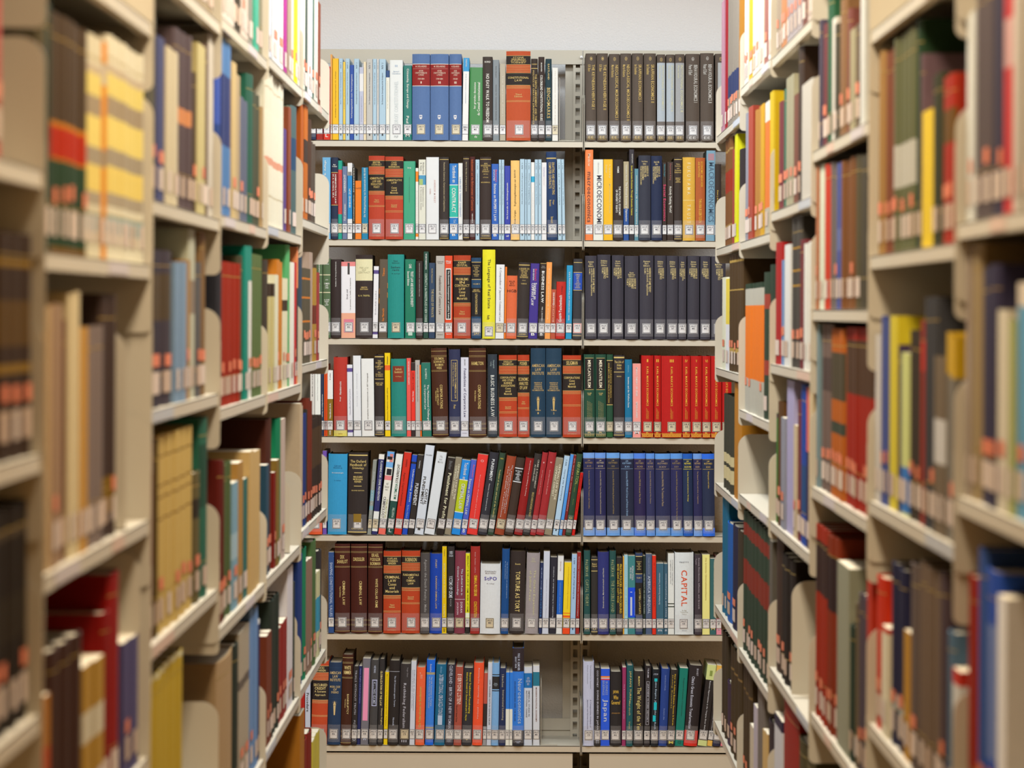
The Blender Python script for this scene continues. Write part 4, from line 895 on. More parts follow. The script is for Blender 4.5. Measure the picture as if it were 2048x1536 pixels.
def fplate(mb, fr, pts, a0, a1, m):
    n = len(mb.v); k = len(pts); i = mb.mi(m)
    mb.v += [fr.P(a0, d, z) for d, z in pts] + [fr.P(a1, d, z) for d, z in pts]
    mb.f.append(tuple(range(n, n + k))); mb.m.append(i); mb.f.append(tuple(range(n + k, n + 2 * k))[::-1]); mb.m.append(i)
    for a in range(k):
        b = (a + 1) % k; mb.f.append((n + a, n + k + a, n + k + b, n + b)); mb.m.append(i)

def shelf(fr, root, a0, a1, z, depth=0.23, up=0.145, hang=0.02, tags=(), front=-0.003):
    e = 0.0035; mb = MB()
    fbox(mb, fr, a0 + e, a1 - e, 0, depth, z - 0.0025, z, M)
    fbox(mb, fr, a0 + e, a1 - e, 0, 0.0016, z - 0.0195, z - 0.0005, M)
    fbox(mb, fr, a0 + e, a1 - e, 0.0016, 0.014, z - 0.0195, z - 0.0180, M)
    fbox(mb, fr, a0 + e, a1 - e, depth - 0.0016, depth, z - 0.0195, z + 0.018, M)
    o = mb.build('shelf', root)
    for a in (a0 + e - 0.0020, a1 - e + 0.0005):
        b = MB(); fplate(b, fr, rounded(front, depth, z - 0.0195 - hang, z + up, 0.030, min(0.012, hang * 0.4 + 0.002)), a, a + 0.0015, M)
        b.build('bracket', o)
    for (f0, f1, tm) in tags:
        b = MB(); fbox(b, fr, a0 + (a1 - a0) * f0, a0 + (a1 - a0) * f1, -0.0008, 0, z - 0.0175, z - 0.002, tm); b.build('shelf_tag', o)
    return o

def bookend(fr, a, z, label, depth=0.13, height=0.225, dirn=1, d0=0.02, m=None, foot=0.05):
    """folded sheet steel: rounded upright plate and a flat foot"""
    m = m or M
    root = empty('bookend', Matrix.Translation(fr.P(a, d0, z)))
    z += 0.0006
    b = MB(); fplate(b, fr, rounded(d0, d0 + depth, z + 0.0002, z + height, 0.032, 0.002), a, a + 0.0014, m); o = b.build('upright_plate'); o.parent = root; o.matrix_parent_inverse = root.matrix_world.inverted()
    b = MB(); fbox(b, fr, a if dirn > 0 else a - foot, a + foot if dirn > 0 else a, d0, d0 + depth, z + 0.0002, z + 0.0014, m); o = b.build('foot_plate'); o.parent = root; o.matrix_parent_inverse = root.matrix_world.inverted()
    tag(root, label, 'bookend')
    return root

# ---------------------------------------------------------------- shelving against the back wall
FB = Frame('back')
XPOST = (1165.9 - VPX) / FPX * BACK
ROWZ = [EYE - (y - 625) * BACK / FPX for y in (281.7, 480.2, 677.9, 874.3, 1070.9, 1267.9, 1491.3)]
UNIT = 0.918
def back_unit(x0, x1, label, posts):
    root = tag(empty('library_shelving', Matrix.Translation((x0, BACK, 0))), label, 'shelving', 'shelving against the back wall')
    inv = root.matrix_world.inverted()
    sub = empty('tmp'); 
    for z in ROWZ: shelf(FB, root, x0, x1, z, up=0.145, hang=0.012)
    ztop = EYE + (625 - 100) * (BACK + 0.2) / FPX
    for xp in posts:
        # slotted channel: two flanges, bridges between the slots and a back
        b = MB(); f0, f1 = xp, xp + 0.030
        d0, d1 = 0.205, 0.235
        zt = ztop
        for s0, s1 in ((f0, f0 + 0.008), (f0 + 0.022, f1)): b.box((s0, BACK + d0, 0), (s1, BACK + d0 + 0.002, zt), M)
        k = 0; z = 0.02
        while z < zt - 0.04:
            b.box((f0 + 0.008, BACK + d0, z), (f0 + 0.022, BACK + d0 + 0.002, z + 0.013), M); z += 0.0382
        b.box((f0, BACK + d1, 0), (f1, BACK + d1 + 0.002, zt), M)
        b.box((f0, BACK + d0 + 0.002, 0), (f0 + 0.002, BACK + d1, zt), M); b.box((f1 - 0.002, BACK + d0 + 0.002, 0), (f1, BACK + d1, zt), M)
        b.build('upright_post', root)
    zb = EYE + (625 - 128.5) * (BACK + 0.205) / FPX
    b = MB(); b.box((x0 + 0.002, BACK + 0.2, zb), (x1 - 0.002, BACK + 0.206, ztop), M)
    for xx in (x0 + 0.01, x1 - 0.055): b.box((xx, BACK + 0.236, 0.02), (xx + 0.045, BACK + 0.238, ztop - .01), M)
    b.build('top_brace', root)
    b = MB(); b.box((x0 + 0.002, BACK + 0.225, ROWZ[6] + 0.018), (x1 - 0.002, BACK + 0.231, ROWZ[6] + 0.055), M); b.build('lower_brace', root)
    b = MB(); g = 0.026
    b.box((x0 + g, BACK + 0.004, 0), (x1 - g, BACK + 0.012, 0.100), M); b.box((x0 + g, BACK + 0.012, 0.094), (x1 - g, BACK + 0.20, 0.100), M); b.build('base_panel', root)
    bpy.data.objects.remove(sub)
    for o in root.children: o.matrix_parent_inverse = inv
    return root
back_unit(XPOST - UNIT, XPOST, 'wide-open bay of beige steel shelving against the back wall, law books', (XPOST - UNIT, XPOST - 0.030 - 0.0006))
back_unit(XPOST, XPOST + UNIT, 'bay of beige steel shelving against the back wall, economics sets', (XPOST + 0.0006, XPOST + UNIT - 0.030))
b = MB(); q = 12; cx, cz = (1160.5 - VPX) / FPX * (BACK + .2), EYE + (625 - 114) / FPX * (BACK + .2)
b.prism([(cx + .0045 * math.cos(2 * math.pi * k / q), cz + .0045 * math.sin(2 * math.pi * k / q)) for k in range(q)], 'y', BACK + 0.193, BACK + 0.2, mat('push_pin', (0.8, 0.8, 0.82), rough=0.2))
b.prism([(cx + .002 * math.cos(2 * math.pi * k / q), cz + .002 * math.sin(2 * math.pi * k / q)) for k in range(q)], 'y', BACK + 0.186, BACK + 0.1935, mat('push_pin', (0.8, 0.8, 0.82)))
tag(b.build('push_pin'), 'small white push pin near the top of the middle upright', 'pin')

# ---------------------------------------------------------------- books against the back wall
KIND = {'h': 'hardcover_book', 'p': 'paperback_book', 'v': 'bound_volume'}
WORD = {'h': 'hardcover', 'p': 'paperback', 'v': 'bound volume'}
ROWW = ['top', 'second', 'third', 'fourth', 'fifth', 'sixth', 'bottom']
USED = {}
def unique(lab):
    n = USED.get(lab, 0); USED[lab] = n + 1
    return lab
def warm(h, row):
    c = [int(h[i:i + 2], 16) for i in (1, 3, 5)]
    if row <= 4 and max(c) < 60: c = [min(255, c[0] + 16 - 3 * row), c[1] + 9 - 2 * row, c[2] + 6 - row]
    return '#%02x%02x%02x' % tuple(max(0, v) for v in c)
def clip16(s):
    w_ = s.split()
    return ' '.join(w_[:16]).rstrip(',')
count = {}; PREV = [None, 0]
for row, bay, ox, oy, sc, base, text in ROWS:
    z = ROWZ[row - 1]
    for line in text.strip().split('\n'):
        if not line.strip(): continue
        head, _, deco = line.partition('|'); A = head.split()
        x0, x1, yt = float(A[0]), float(A[1]), float(A[2]); col = warm(foilc(A[3]), row); kd = A[4]; lean = float(A[5]) if len(A) > 5 else 0
        hp = base - yt; lean_w = lean - ROLL * hp
        th = math.atan2(lean_w, hp)
        if PREV[0] == (row, bay) and PREV[1] > 0.01: th = max(th, PREV[1] - (0.02 if row == 5 and x0 > 1855 else 0.003))
        PREV = [(row, bay), th]; mpp = BACK / FPX / sc
        hard = kd == 'h'; over = rnd.uniform(0.002, 0.007) if hard else rnd.uniform(-0.003, 0.002)
        py = oy + base / sc
        k = (BACK - over) / FPX
        X0 = ((ox + x0 / sc - VPX) + ROLL * (py - VPY)) * k; X1 = ((ox + x1 / sc - VPX) + ROLL * (py - VPY)) * k
        w_ = max(0.004, (X1 - X0) * math.cos(th) - 0.0005); h_ = hp * mpp / math.cos(th)
        dep = min(0.195, max(0.14, h_ * rnd.uniform(0.66, 0.72)))
        # light from above falls off with the height on the page; use the row and the position of the book
        zr = z - EYE + 0.10
        bk = Book(w_, h_, dep, col, hard, zr)
        u = lambda y, B=base, q=mpp, c=math.cos(th): (B - y) * q / c
        phrase = dress(bk, deco, u, hard)
        if th >= 0: origin = Vector((X1, BACK - over, z + 0.0004)) - Matrix.Rotation(th, 3, 'Y') @ Vector((w_, 0, 0))
        else: origin = Vector((X0, BACK - over, z + 0.0004))
        o = bk.finish(KIND[kd], Matrix.Translation(origin) @ Matrix.Rotation(th, 4, 'Y'))
        c = count[(row, bay)] = count.get((row, bay), 0) + 1
        cn = cname(col); sz = 'thin ' if w_ < 0.010 else 'thick ' if w_ > 0.042 else ''
        if h_ > 0.27: sz = 'tall ' + sz
        if phrase and phrase.split()[0] in ('lettered', 'with', 'american'): lab = f'{sz}{cn} {WORD[kd]} {phrase}, {ROWW[row-1]} back shelf'
        elif phrase: lab = f'{WORD[kd]}, {phrase}, {ROWW[row-1]} back shelf'
        else: lab = f'{sz}{cn} {WORD[kd]}, {ordw(c)} from left, {ROWW[row-1]} back shelf' + (' of law books' if bay == 'L' else ' by the aisle')
        tag(o, unique(clip16(lab)), 'book', ('law books' if bay == 'L' else 'economics books') + ' on the %s shelf of the back stack' % ROWW[row - 1])
        if h_ > 0: DEPTH_OF[o.name] = dep
bookend(FB, (1085.2 - VPX) / FPX * BACK, ROWZ[6], 'bookend closing the row on the bottom back shelf, foot in the empty space', height=0.205, dirn=1, d0=0.012, foot=0.052)
bookend(FB, (1116.6 - VPX) / FPX * BACK, ROWZ[0], 'bookend beside the last white book on the top back shelf', height=0.20, dirn=1, d0=0.014)
# ---------------------------------------------------------------- the two stacks along the aisle
LZ = {'N': (2.33, 3.27), 'A': (3.27, 4.21), 'B': (4.21, 5.15), 'C': (5.15, 6.09), 'D': (6.09, 7.03), 'E': (7.03, 7.97)}
RZ = {'N': (2.74, 3.67), 'A': (3.67, 4.60), 'B': (4.60, 5.53), 'C': (5.53, 6.46), 'D': (6.46, 7.39), 'E': (7.39, 8.32)}
SH = {('L', 'N'): (.48, .151, -.155, -.436, -.77, -1.1), ('L', 'A'): (.40, .064, -.29, -.62, -.93, -1.24),
      ('L', 'B'): (.49, .156, -.14, -.472, -.81, -1.16), ('L', 'C'): (.505, .166, -.168, -.546, -.90, -1.25),
      ('L', 'D'): (.517, .1746, -.168, -.543, -.895, -1.25), ('L', 'E'): (.521, .2186, -.125, -.517, -.888, -1.24),
      ('R', 'N'): (.45, .11, -.22, -.60, -.93, -1.25), ('R', 'A'): (.43, .0877, -.283, -.62, -.93, -1.25),
      ('R', 'B'): (.63, .296, .0075, -.315, -.727, -1.12), ('R', 'C'): (.544, .216, -.107, -.442, -.753, -1.07),
      ('R', 'D'): (.549, .174, -.234, -.44, -.815, -1.15), ('R', 'E'): (.486, .177, -.149, -.465, -.80, -1.12)}
BAYN = {'N': 'nearest', 'A': 'second', 'B': 'third', 'C': 'fourth', 'D': 'fifth', 'E': 'last'}
FR = {'L': Frame('left'), 'R': Frame('right')}
TG = [((.05, .32, TAG2),), ((.55, .75, TAG1),), (), ((.1, .3, TAG1), (.6, .72, TAG2)), ((.02, .3, TAG3),), ()]
def side_unit(side, bay):
    z0, z1 = (LZ if side == 'L' else RZ)[bay]; fr = FR[side]; sw = 'left' if side == 'L' else 'right'
    root = tag(empty('library_shelving', Matrix.Translation(fr.P(z0, 0, 0))), f'{BAYN[bay]} bay of beige steel shelving along the {sw} side of the aisle', 'shelving', f'shelving along the {sw} side of the aisle')
    near = bay in 'NAB'
    for i, zr in enumerate(SH[(side, bay)]):
        hang = 0.075 if (near or (side, bay, i) in (('L', 'E', 1), ('L', 'C', 4), ('L', 'B', 3))) else 0.02
        shelf(fr, root, z0, z1, EYE + zr, hang=hang, tags=TG[(i * 2 + ord(bay) + (side == 'R')) % 6])
    for a in (z0, z1):
        b = MB(); fbox(b, fr, a - 0.0 if a == z0 else a - 0.025, a + 0.025 if a == z0 else a, 0.236, 0.262, 0, 2.29, M); b.build('upright_post', root)
    b = MB(); fbox(b, fr, z0 + 0.026, z1 - 0.026, 0.245, 0.250, 0.03, 2.27, M); b.build('light_block_panel', root)  # added sheet behind the books, blocks light from the far side of the stack
    b = MB(); fbox(b, fr, z0 + 0.004, z1 - 0.004, 0.004, 0.2, 0.0, 0.09, M); b.build('base_panel', root)
    inv = root.matrix_world.inverted()
    for o in root.children: o.matrix_parent_inverse = inv
for s_ in 'LR':
    for b_ in 'NABCDE': side_unit(s_, b_)
# round cable hole punched in the underside of the upper shelf of the second bay
fr = FR['R']; b = MB(); q = 20; ca, cdp, zz = 3.95, 0.085, EYE + .43 - 0.0030
for k in range(q):
    a0, a1 = 2 * math.pi * k / q, 2 * math.pi * (k + 1) / q
    b.poly([fr.P(ca + math.cos(t) * r * 1.0, cdp + math.sin(t) * r, zz) for r, t in ((.017, a0), (.017, a1), (.012, a1), (.012, a0))], SLOT)
o = b.build('punched_ring'); sh_ = [x for x in COL.objects if x.name.startswith('library_shelving') and x.get('label', '').startswith('second bay') and 'right' in x['label']][0]
o.parent = sh_; o.matrix_parent_inverse = sh_.matrix_world.inverted()

# x0 x1 top colour number kind | bands as fractions of the height from the top ; flags: r red sticker, n no label, s short card label
STKS = mat('sticker_aged', (0.60, 0.50, 0.44), rough=0.5)
STKD = mat('sticker_aged_tan', (0.50, 0.38, 0.30), rough=0.5)
SIDE = []
def RUN(side, bay, i, text): SIDE.append((side, bay, i, text))
LR = 'B .45 .47 #c8801c;B .47 .60 #b42c10;B .60 .61 #c8801c;B .61 .97 #2a4430;B .97 1 #6a4c18;r'
CRM = 'B .13 .17 #c8b8a0;B .17 .27 #ead880;B .27 .36 #a89880;B .36 .50 #f0dc80;B .50 .58 #a89c88;B .58 .70 #f0d878;B .70 .76 #b0a490;B .80 .88 #a8c0c0'
RUN('L', 'N', 1, '-16 14 -80 #c04840 1 h | r')
RUN('L', 'N', 2, '-20 76 465 #3a2a20 4 v | B .12 .15 #8c6c28;B .3 .5 #5c4420;B .58 .62 #8c6c28;r')
RUN('L', 'N', 3, '-20 74 1015 #221a12 4 v | B .1 .14 #4c4030;B .4 .6 #2c2418;r')
RUN('L', 'A', 1, f'84 97 0 #58503c 1 h | r\n97 113 5 #14301e 1 h\n113 180 42 #4c3c2c 5 v | {LR}\n180 207 72 #ddd6bc 2 v | {CRM}\n207 221 85 #e0901c 1 v | B .1 .2 #c8b8a0;B .5 .58 #a08868\n221 296 92 #e6e0c8 6 v | {CRM}')
RUN('L', 'A', 2, '85 105 605 #b8986c 2 p | n\n105 132 612 #98785a 2 p | r\n132 142 640 #5c2c1c 1 h\n142 162 585 #d8c498 2 p\n162 178 655 #c08c38 1 p\n178 212 650 #80706a 2 h\n212 240 582 #40302a 2 h | B .75 .9 #806018;r')
RUN('L', 'A', 3, '85 108 1400 #b04818 2 p | B .0 .3 #a8681c\n108 172 1285 #3a2016 3 v\n172 212 1325 #a87c28 2 p | B .3 .5 #c8b898\n212 226 1225 #7e0c08 1 h\n226 247 1145 #8a0e08 1 h\n250 278 1275 #4c4468 2 p | r')
RUN('L', 'B', 0, '395 434 -200 #a89880 3 h')
RUN('L', 'B', 1, '302 320 35 #5c5a50 2 h | r\n320 336 75 #3e4478 1 p | r\n336 358 100 #d8ccb0 2 p\n358 388 65 #5a4c54 3 v | B .43 .52 #d89060\n388 396 145 #4c3c30 1 h | r\n396 412 85 #ccc08c 2 p | r\n412 422 90 #5a4038 1 h\n422 434 60 #cfc8c0 1 p')
RUN('L', 'B', 2, '304 330 500 #2c2434 1 h | B .15 .45 #4c3c24;r\n330 352 502 #3c3440 1 h | B .15 .45 #4c3c24;r\n352 374 522 #7c98b8 2 p\n374 383 520 #a07840 1 p | r\n383 396 455 #b8b8a4 1 p | B .3 .5 #887868;r\n396 406 525 #5c5c60 1 h | r\n406 419 430 #7c5c34 1 h | r')
RUN('L', 'B', 3, '302 314 870 #6c2410 1 h\n314 322 880 #4c3c14 1 h\n322 391 862 #c8a860 5 v | B .1 .11 #806028;B .25 .26 #806028;B .31 .32 #806028;B .42 .43 #806028;r\n391 405 945 #605430 1 h | B .2 .35 #2c2418;r\n405 419 835 #28604c 1 h | B .15 .5 #204838;r')
RUN('L', 'B', 4, '300 368 1330 #b89830 6 v | B .0 .03 #d8cca0;n')
RUN('L', 'C', 0, '439 448 -150 #d8d4cc 1 p | r\n448 470 -150 #e4dcd8 3 p | r\n470 484 -160 #3c3428 2 h\n484 500 -150 #e0d0c8 2 p | r\n500 512 -150 #909088 1 h | r\n512 520 -150 #48b8a0 1 p\n520 529 -180 #8c8870 1 h')
RUN('L', 'C', 1, '439 448 55 #3c58b8 1 h | B .5 .9 #20408c\n448 464 78 #5080c0 2 p | B .2 .6 #283878\n464 473 125 #d0b888 1 p | r\n473 482 150 #b4a080 1 p\n482 490 235 #b83c30 1 p | r\n474 498 195 #5c6480 2 p | r\n498 510 150 #205c4c 1 h | r\n510 524 190 #4c5040 2 h | r\n524 531 215 #b0946c 1 p')
RUN('L', 'C', 2, '441 447 505 #303038 1 h\n447 483 525 #98260f 5 v | r\n483 491 512 #44402c 1 h | r\n491 499 492 #108878 1 p\n499 506 492 #e4e0dc 1 p | B 0 .23 #108878;r\n506 532 510 #5c7044 4 v | r')
RUN('L', 'C', 3, '440 451 925 #5c1810 2 h | r\n451 468 928 #4c5c34 2 h | r\n468 479 965 #7ca0b0 1 p | B .4 .6 #a0b8c0;r\n479 490 925 #a87c3c 1 p\n490 500 958 #28645c 1 p | r\n500 534 900 #c8a468 3 p | n')
RUN('L', 'C', 4, '439 470 1312 #a88860 1 h | n\n470 480 1290 #283028 1 h\n480 503 1262 #a89880 2 p | B .3 .36 #605448;r\n503 518 1216 #6888b0 2 p | r\n518 532 1236 #202450 1 p | B 0 .03 #d8d4cc')
RUN('L', 'D', 0, '533 545 -250 #d8e0f4 2 p | r\n545 550 -250 #2c2c48 1 h\n550 571 -250 #eef0f4 2 p | r\n571 577 -220 #b02890 1 p | r\n577 584 -200 #a89480 1 p | r\n584 590 -200 #e8d8c8 1 p | r\n590 596 -220 #e8e820 1 p | r\n596 602 -220 #d8d4c4 1 p')
RUN('L', 'D', 1, '534 571 140 #ece8d8 6 v | B .0 .25 #e8e4d4;B .55 .6 #e0a088;n\n571 577 258 #5c4488 1 p\n577 582 215 #8c4830 1 p\n582 587 212 #606858 1 h\n587 601 215 #4c6468 1 h | B .25 .5 #24486c')
RUN('L', 'D', 2, '534 541 520 #403830 1 h | r\n541 550 570 #c8bc84 2 p | B 0 .12 #3c2c20\n550 557 550 #e0dcc0 1 p\n557 568 520 #c87c28 2 p | r\n568 577 560 #e0d8b8 2 p | B .2 .3 #403020;r\n577 583 487 #58a868 1 h | r\n583 590 525 #e8e4d8 1 p\n590 594 525 #c02c30 1 p | r\n594 602 492 #e08858 1 p | B .3 .9 #40302c;r')
RUN('L', 'D', 3, '534 540 930 #28485c 1 p | r\n540 549 838 #4c2418 1 h | r\n549 553 945 #781c14 1 p | r\n553 559 920 #806428 1 p\n559 566 838 #107850 1 h\n566 574 838 #c0a898 1 p | r')
RUN('L', 'D', 4, '533 543 1266 #703420 2 p | r\n543 561 1195 #283028 3 v | r\n561 578 1248 #8c2018 3 p | r\n578 589 1135 #d8ccc8 1 p | r\n589 592 1165 #383c34 1 h')
RUN('L', 'E', 0, '603 612 -120 #dcdcd0 3 p | r\n612 618 -100 #3c4c44 1 h | r\n618 625 -90 #e8e8ec 2 p | r\n625 632 -60 #3c6458 1 h | r\n632 638 -20 #e0dcd4 1 p | r\n638 643 5 #8c4c38 1 p | r')
RUN('L', 'E', 1, '604 611 205 #b0581c 2 p\n611 618 207 #c06820 1 p | B .3 .5 #403028\n618 626 240 #50382c 2 h | r\n626 634 285 #584c44 2 h | r')
RUN('L', 'E', 2, '603 608 490 #3a4858 2 h\n608 622 537 #585040 4 v | B .1 .12 #c87830;B .3 .32 #c87830;B .55 .57 #c87830;r\n622 628 505 #b09888 1 p\n628 635 535 #b08838 2 p | B .4 .6 #703020;r\n635 640 545 #a03838 1 p | r')
RUN('L', 'E', 3, '603 609 810 #c0a888 2 p | r\n609 615 830 #283870 2 h | r\n615 619 820 #302c24 1 h\n619 626 800 #702c1c 2 h | r\n626 646 835 #342820 5 v | B .1 .5 #4c3824;r')
RUN('L', 'E', 4, '603 609 1110 #24386c 1 h\n609 616 1096 #0c7850 1 h | r\n616 626 1122 #8c6c58 2 p | r\n626 634 1082 #4c6838 1 h | r\n634 642 1146 #c8c090 2 p | B .3 .7 #3c90a8\n642 650 1100 #302c2c 1 h | r')
RUN('L', 'E', 5, '603 612 1426 #a8681c 1 p\n612 626 1470 #7c1c14 2 h\n626 640 1480 #c8b440 3 p')
RUN('R', 'E', 0, '1441 1446 5 #c090a8 1 p\n1446 1451 0 #a01828 1 h\n1451 1471 -60 #908880 6 v | B .62 .78 #303c68;r\n1471 1479 -80 #b07820 1 h')
RUN('R', 'E', 1, '1445 1460 262 #7c5028 3 v | B .1 .12 #a88850;B .3 .5 #9c2c14;B .8 .82 #a88850\n1460 1466 300 #a04038 1 h | r\n1466 1471 270 #e0e020 1 p\n1471 1480 300 #2c2428 1 h | r')
RUN('R', 'E', 2, '1442 1449 555 #e8e8d0 1 p | r\n1449 1456 558 #f0d850 1 p | B .5 1 #e8e8f0\n1456 1478 500 #4c3820 5 v | B .05 .07 #b89850;B .3 .31 #b89850;B .8 .84 #b89850;r')
RUN('R', 'E', 3, '1443 1463 790 #3c3c30 4 v | B .62 .72 #d0c090;B .76 .9 #d0c090;n\n1463 1477 760 #b87820 1 h | n')
RUN('R', 'E', 4, '1441 1450 985 #18607c 2 v\n1450 1460 1045 #1858a0 1 h | r\n1460 1470 1050 #1c1c38 1 h | r\n1470 1478 1060 #382c1c 1 h')
RUN('R', 'E', 5, '1441 1450 1265 #3c3020 3 v\n1450 1458 1375 #382438 1 h\n1458 1478 1300 #3c2c14 3 v | B .2 .22 #806030;r')
RUN('R', 'D', 0, '1481 1494 -40 #e0e0d8 3 p | r\n1494 1503 -60 #e0b020 1 p | r\n1503 1524 -60 #e8ddd0 3 p | r\n1524 1533 -40 #a06860 1 h | r\n1533 1542 -60 #e8ecec 1 p')
RUN('R', 'D', 1, '1481 1494 230 #9090a0 1 h | r\n1494 1504 215 #a84838 2 p | r\n1504 1519 215 #b07c38 2 h | r\n1519 1526 210 #d0a020 1 p | r\n1526 1535 205 #e07830 1 p | B 0 .15 #e0dcd4;B .8 1 #b8b0a0\n1535 1542 185 #d8b818 1 p | r')
RUN('R', 'D', 2, '1481 1522 567 #b8b4a8 7 v | B .0 .04 #283c2c;B .17 .74 #e87820;n;r\n1522 1532 545 #283c2c 1 h | B .15 .25 #9c3c2c;B .6 .7 #9c3c2c\n1532 1541 530 #24382a 1 h | B .5 .6 #7c3024')
RUN('R', 'D', 4, '1481 1536 1042 #283828 9 v | B .08 .17 #7c2818;B .34 .52 #7c2818;r\n1536 1542 1080 #5c5448 1 p')
RUN('R', 'D', 5, '1481 1498 1300 #3c2c18 3 v | B .2 .22 #6c5028;r\n1498 1504 1450 #c8b494 1 p\n1504 1510 1410 #b8a8a8 1 p\n1510 1522 1366 #706458 2 h\n1522 1532 1462 #c8a060 2 p\n1532 1541 1440 #302428 1 h')
RUN('R', 'C', 0, '1544 1558 -100 #a89888 2 h | r\n1558 1572 -100 #c88858 2 p | r\n1572 1600 -120 #b0a8b0 4 p | r\n1600 1611 -100 #784840 1 h | r\n1611 1623 -120 #d0c0b8 2 p | B .6 .85 #d03828')
RUN('R', 'C', 1, '1544 1549 185 #d8b818 1 p\n1549 1561 205 #783038 1 h | r\n1561 1569 180 #2c6c58 1 h | r\n1569 1583 155 #a8a48c 2 p | r\n1583 1592 190 #784838 1 p | r\n1592 1600 90 #3c2c24 1 h | r\n1600 1622 165 #d0ccc8 1 p | n')
RUN('R', 'C', 2, '1544 1558 486 #a81c1c 1 h\n1558 1567 520 #6888b8 2 p | r\n1567 1578 490 #e0e0e0 1 p | r\n1578 1596 430 #44403c 2 v | B .2 .21 #c09028;B .35 .36 #c09028;B .45 .46 #c09028;r\n1596 1605 480 #702830 1 h | r\n1605 1617 485 #e4e4e0 2 p\n1617 1623 480 #c8b870 1 p | r')
RUN('R', 'C', 3, '1543 1551 826 #2c6c20 1 h | B 0 .04 #302030;r\n1551 1560 803 #583818 1 h | r\n1560 1568 835 #8c8c98 1 p | r\n1568 1582 760 #a8a0c4 1 p | n\n1582 1588 850 #c8b494 1 p | r\n1588 1597 800 #6c2c30 1 h | r\n1597 1608 768 #2448a0 2 h | B .5 .8 #284c80\n1608 1616 775 #d86050 1 p | B .4 1 #2c2048\n1616 1623 772 #d0b890 1 p')
RUN('R', 'C', 4, '1543 1556 1050 #382418 1 h | r\n1556 1580 1112 #1c1410 3 v | r')
RUN('R', 'C', 5, '1544 1560 1430 #c8c0b8 2 p | B .0 .1 #2c2438\n1560 1590 1402 #8c1810 1 h | n\n1590 1622 1490 #40381c 2 h')
RUN('R', 'B', 1, '1626 1638 48 #504a60 2 h | r\n1638 1648 50 #703038 1 h | r\n1648 1658 -20 #285c40 1 h\n1658 1666 38 #dcd8d4 1 p\n1666 1673 50 #484438 1 h | r\n1673 1686 0 #8c6848 2 h | r\n1686 1693 20 #7c4844 1 h | r\n1693 1703 60 #a8a080 1 p | r\n1703 1714 50 #6c5c4c 1 h | r\n1714 1722 -20 #dde0e2 1 p | n')
RUN('R', 'B', 2, '1626 1635 335 #b0704c 1 p | r\n1635 1644 330 #d8dcc8 1 p | r\n1644 1657 330 #c43410 1 h\n1657 1669 325 #6c6464 2 h | r\n1669 1678 327 #3c4c98 1 p | B .45 .6 #5868a8\n1678 1701 320 #784c28 3 h | r\n1701 1714 312 #4c4428 1 h\n1714 1736 312 #3c3420 1 h | n')
RUN('R', 'B', 3, '1626 1634 645 #788c90 1 p | r\n1634 1655 640 #6c5850 2 h | B .2 .4 #4c3c38;r\n1655 1683 658 #b05c1c 4 v | B .14 .42 #4c4434;B .55 .62 #3c4438;r\n1683 1739 656 #98200c 6 v | B .07 .37 #4c3424;r')
RUN('R', 'B', 4, '1626 1650 1052 #942408 3 v | B .08 .35 #34201c;r\n1650 1668 1072 #7c2c14 3 v | B .1 .38 #302020;r\n1670 1694 1128 #8c8870 1 p | n\n1694 1702 1250 #1c3024 1 h\n1702 1712 1205 #5c4c34 1 h | r\n1712 1729 1195 #4c4048 2 h | r\n1729 1739 1160 #b02c14 1 p | r')
RUN('R', 'A', 1, '1744 1764 105 #a88048 2 h | r\n1764 1782 105 #804830 2 h | r\n1782 1822 70 #666a4a 4 v | B .50 .70 #c8c8c4;r\n1822 1830 42 #24402a 1 h\n1830 1836 110 #6a5460 1 h\n1836 1858 222 #f0d010 1 p | n\n1858 1874 150 #3c4030 2 h | r\n1874 1900 150 #a82c18 2 h | B .2 .4 #6c4c18;r')
RUN('R', 'A', 2, '1743 1757 670 #c8c0b8 1 p | r\n1757 1771 635 #404c88 2 p | r\n1771 1787 632 #d0bc28 1 p\n1787 1796 690 #3c2c48 1 h\n1796 1812 706 #c8cc80 1 p | B .7 .98 #2c70b8\n1812 1832 665 #3c342c 2 h | r\n1832 1842 640 #902c20 1 h | B .1 .25 #c03020\n1842 1866 592 #3c3c40 2 h | r\n1866 1886 712 #70604c 3 p | B .35 .6 #c8c4c0;r\n1886 1908 670 #70685c 2 p | B 0 .2 #c09818;r')
RUN('R', 'A', 3, '1744 1760 1152 #c02c10 1 h | r\n1760 1772 1275 #d8c8a8 1 p | B 0 .05 #c03010\n1772 1800 1132 #1c1c38 2 h | B .72 .8 #a8a8a0;r\n1800 1813 1262 #b07c20 1 p | r\n1813 1832 1127 #5c4c44 1 h | r\n1832 1870 1130 #6c5848 3 h\n1870 1884 1142 #48383c 1 h | r\n1884 1897 1262 #50687c 1 h\n1897 1911 1338 #d0c8bc 1 p | B 0 .1 #c03020')
RUN('R', 'N', 1, '1906 1942 40 #dfe4e8 2 p | r\n1942 1975 -40 #5c5258 2 h | r\n1975 2000 -60 #403c54 2 h | r\n2000 2022 -60 #c41c18 1 p | B .2 .4 #d0a0a0\n2022 2070 -20 #c8c0b8 3 p')
RUN('R', 'N', 2, '1916 1930 480 #a8988c 1 p | r\n1930 1950 482 #9c8864 1 h | r\n1950 1990 532 #34304c 2 h | r\n1990 2012 620 #d8d0bc 1 p | r\n2012 2024 640 #a8b068 1 p\n2024 2070 565 #60a0c8 2 p | B 0 .1 #e0d4c4;r')
RUN('R', 'N', 3, '1916 1942 1150 #8c1c08 1 h | r\n1942 1958 1095 #34508c 1 h | r\n1958 1986 1140 #2448a0 1 h | B .2 .7 #6878a8;r\n1986 2004 1192 #e8e0d8 1 p | n')
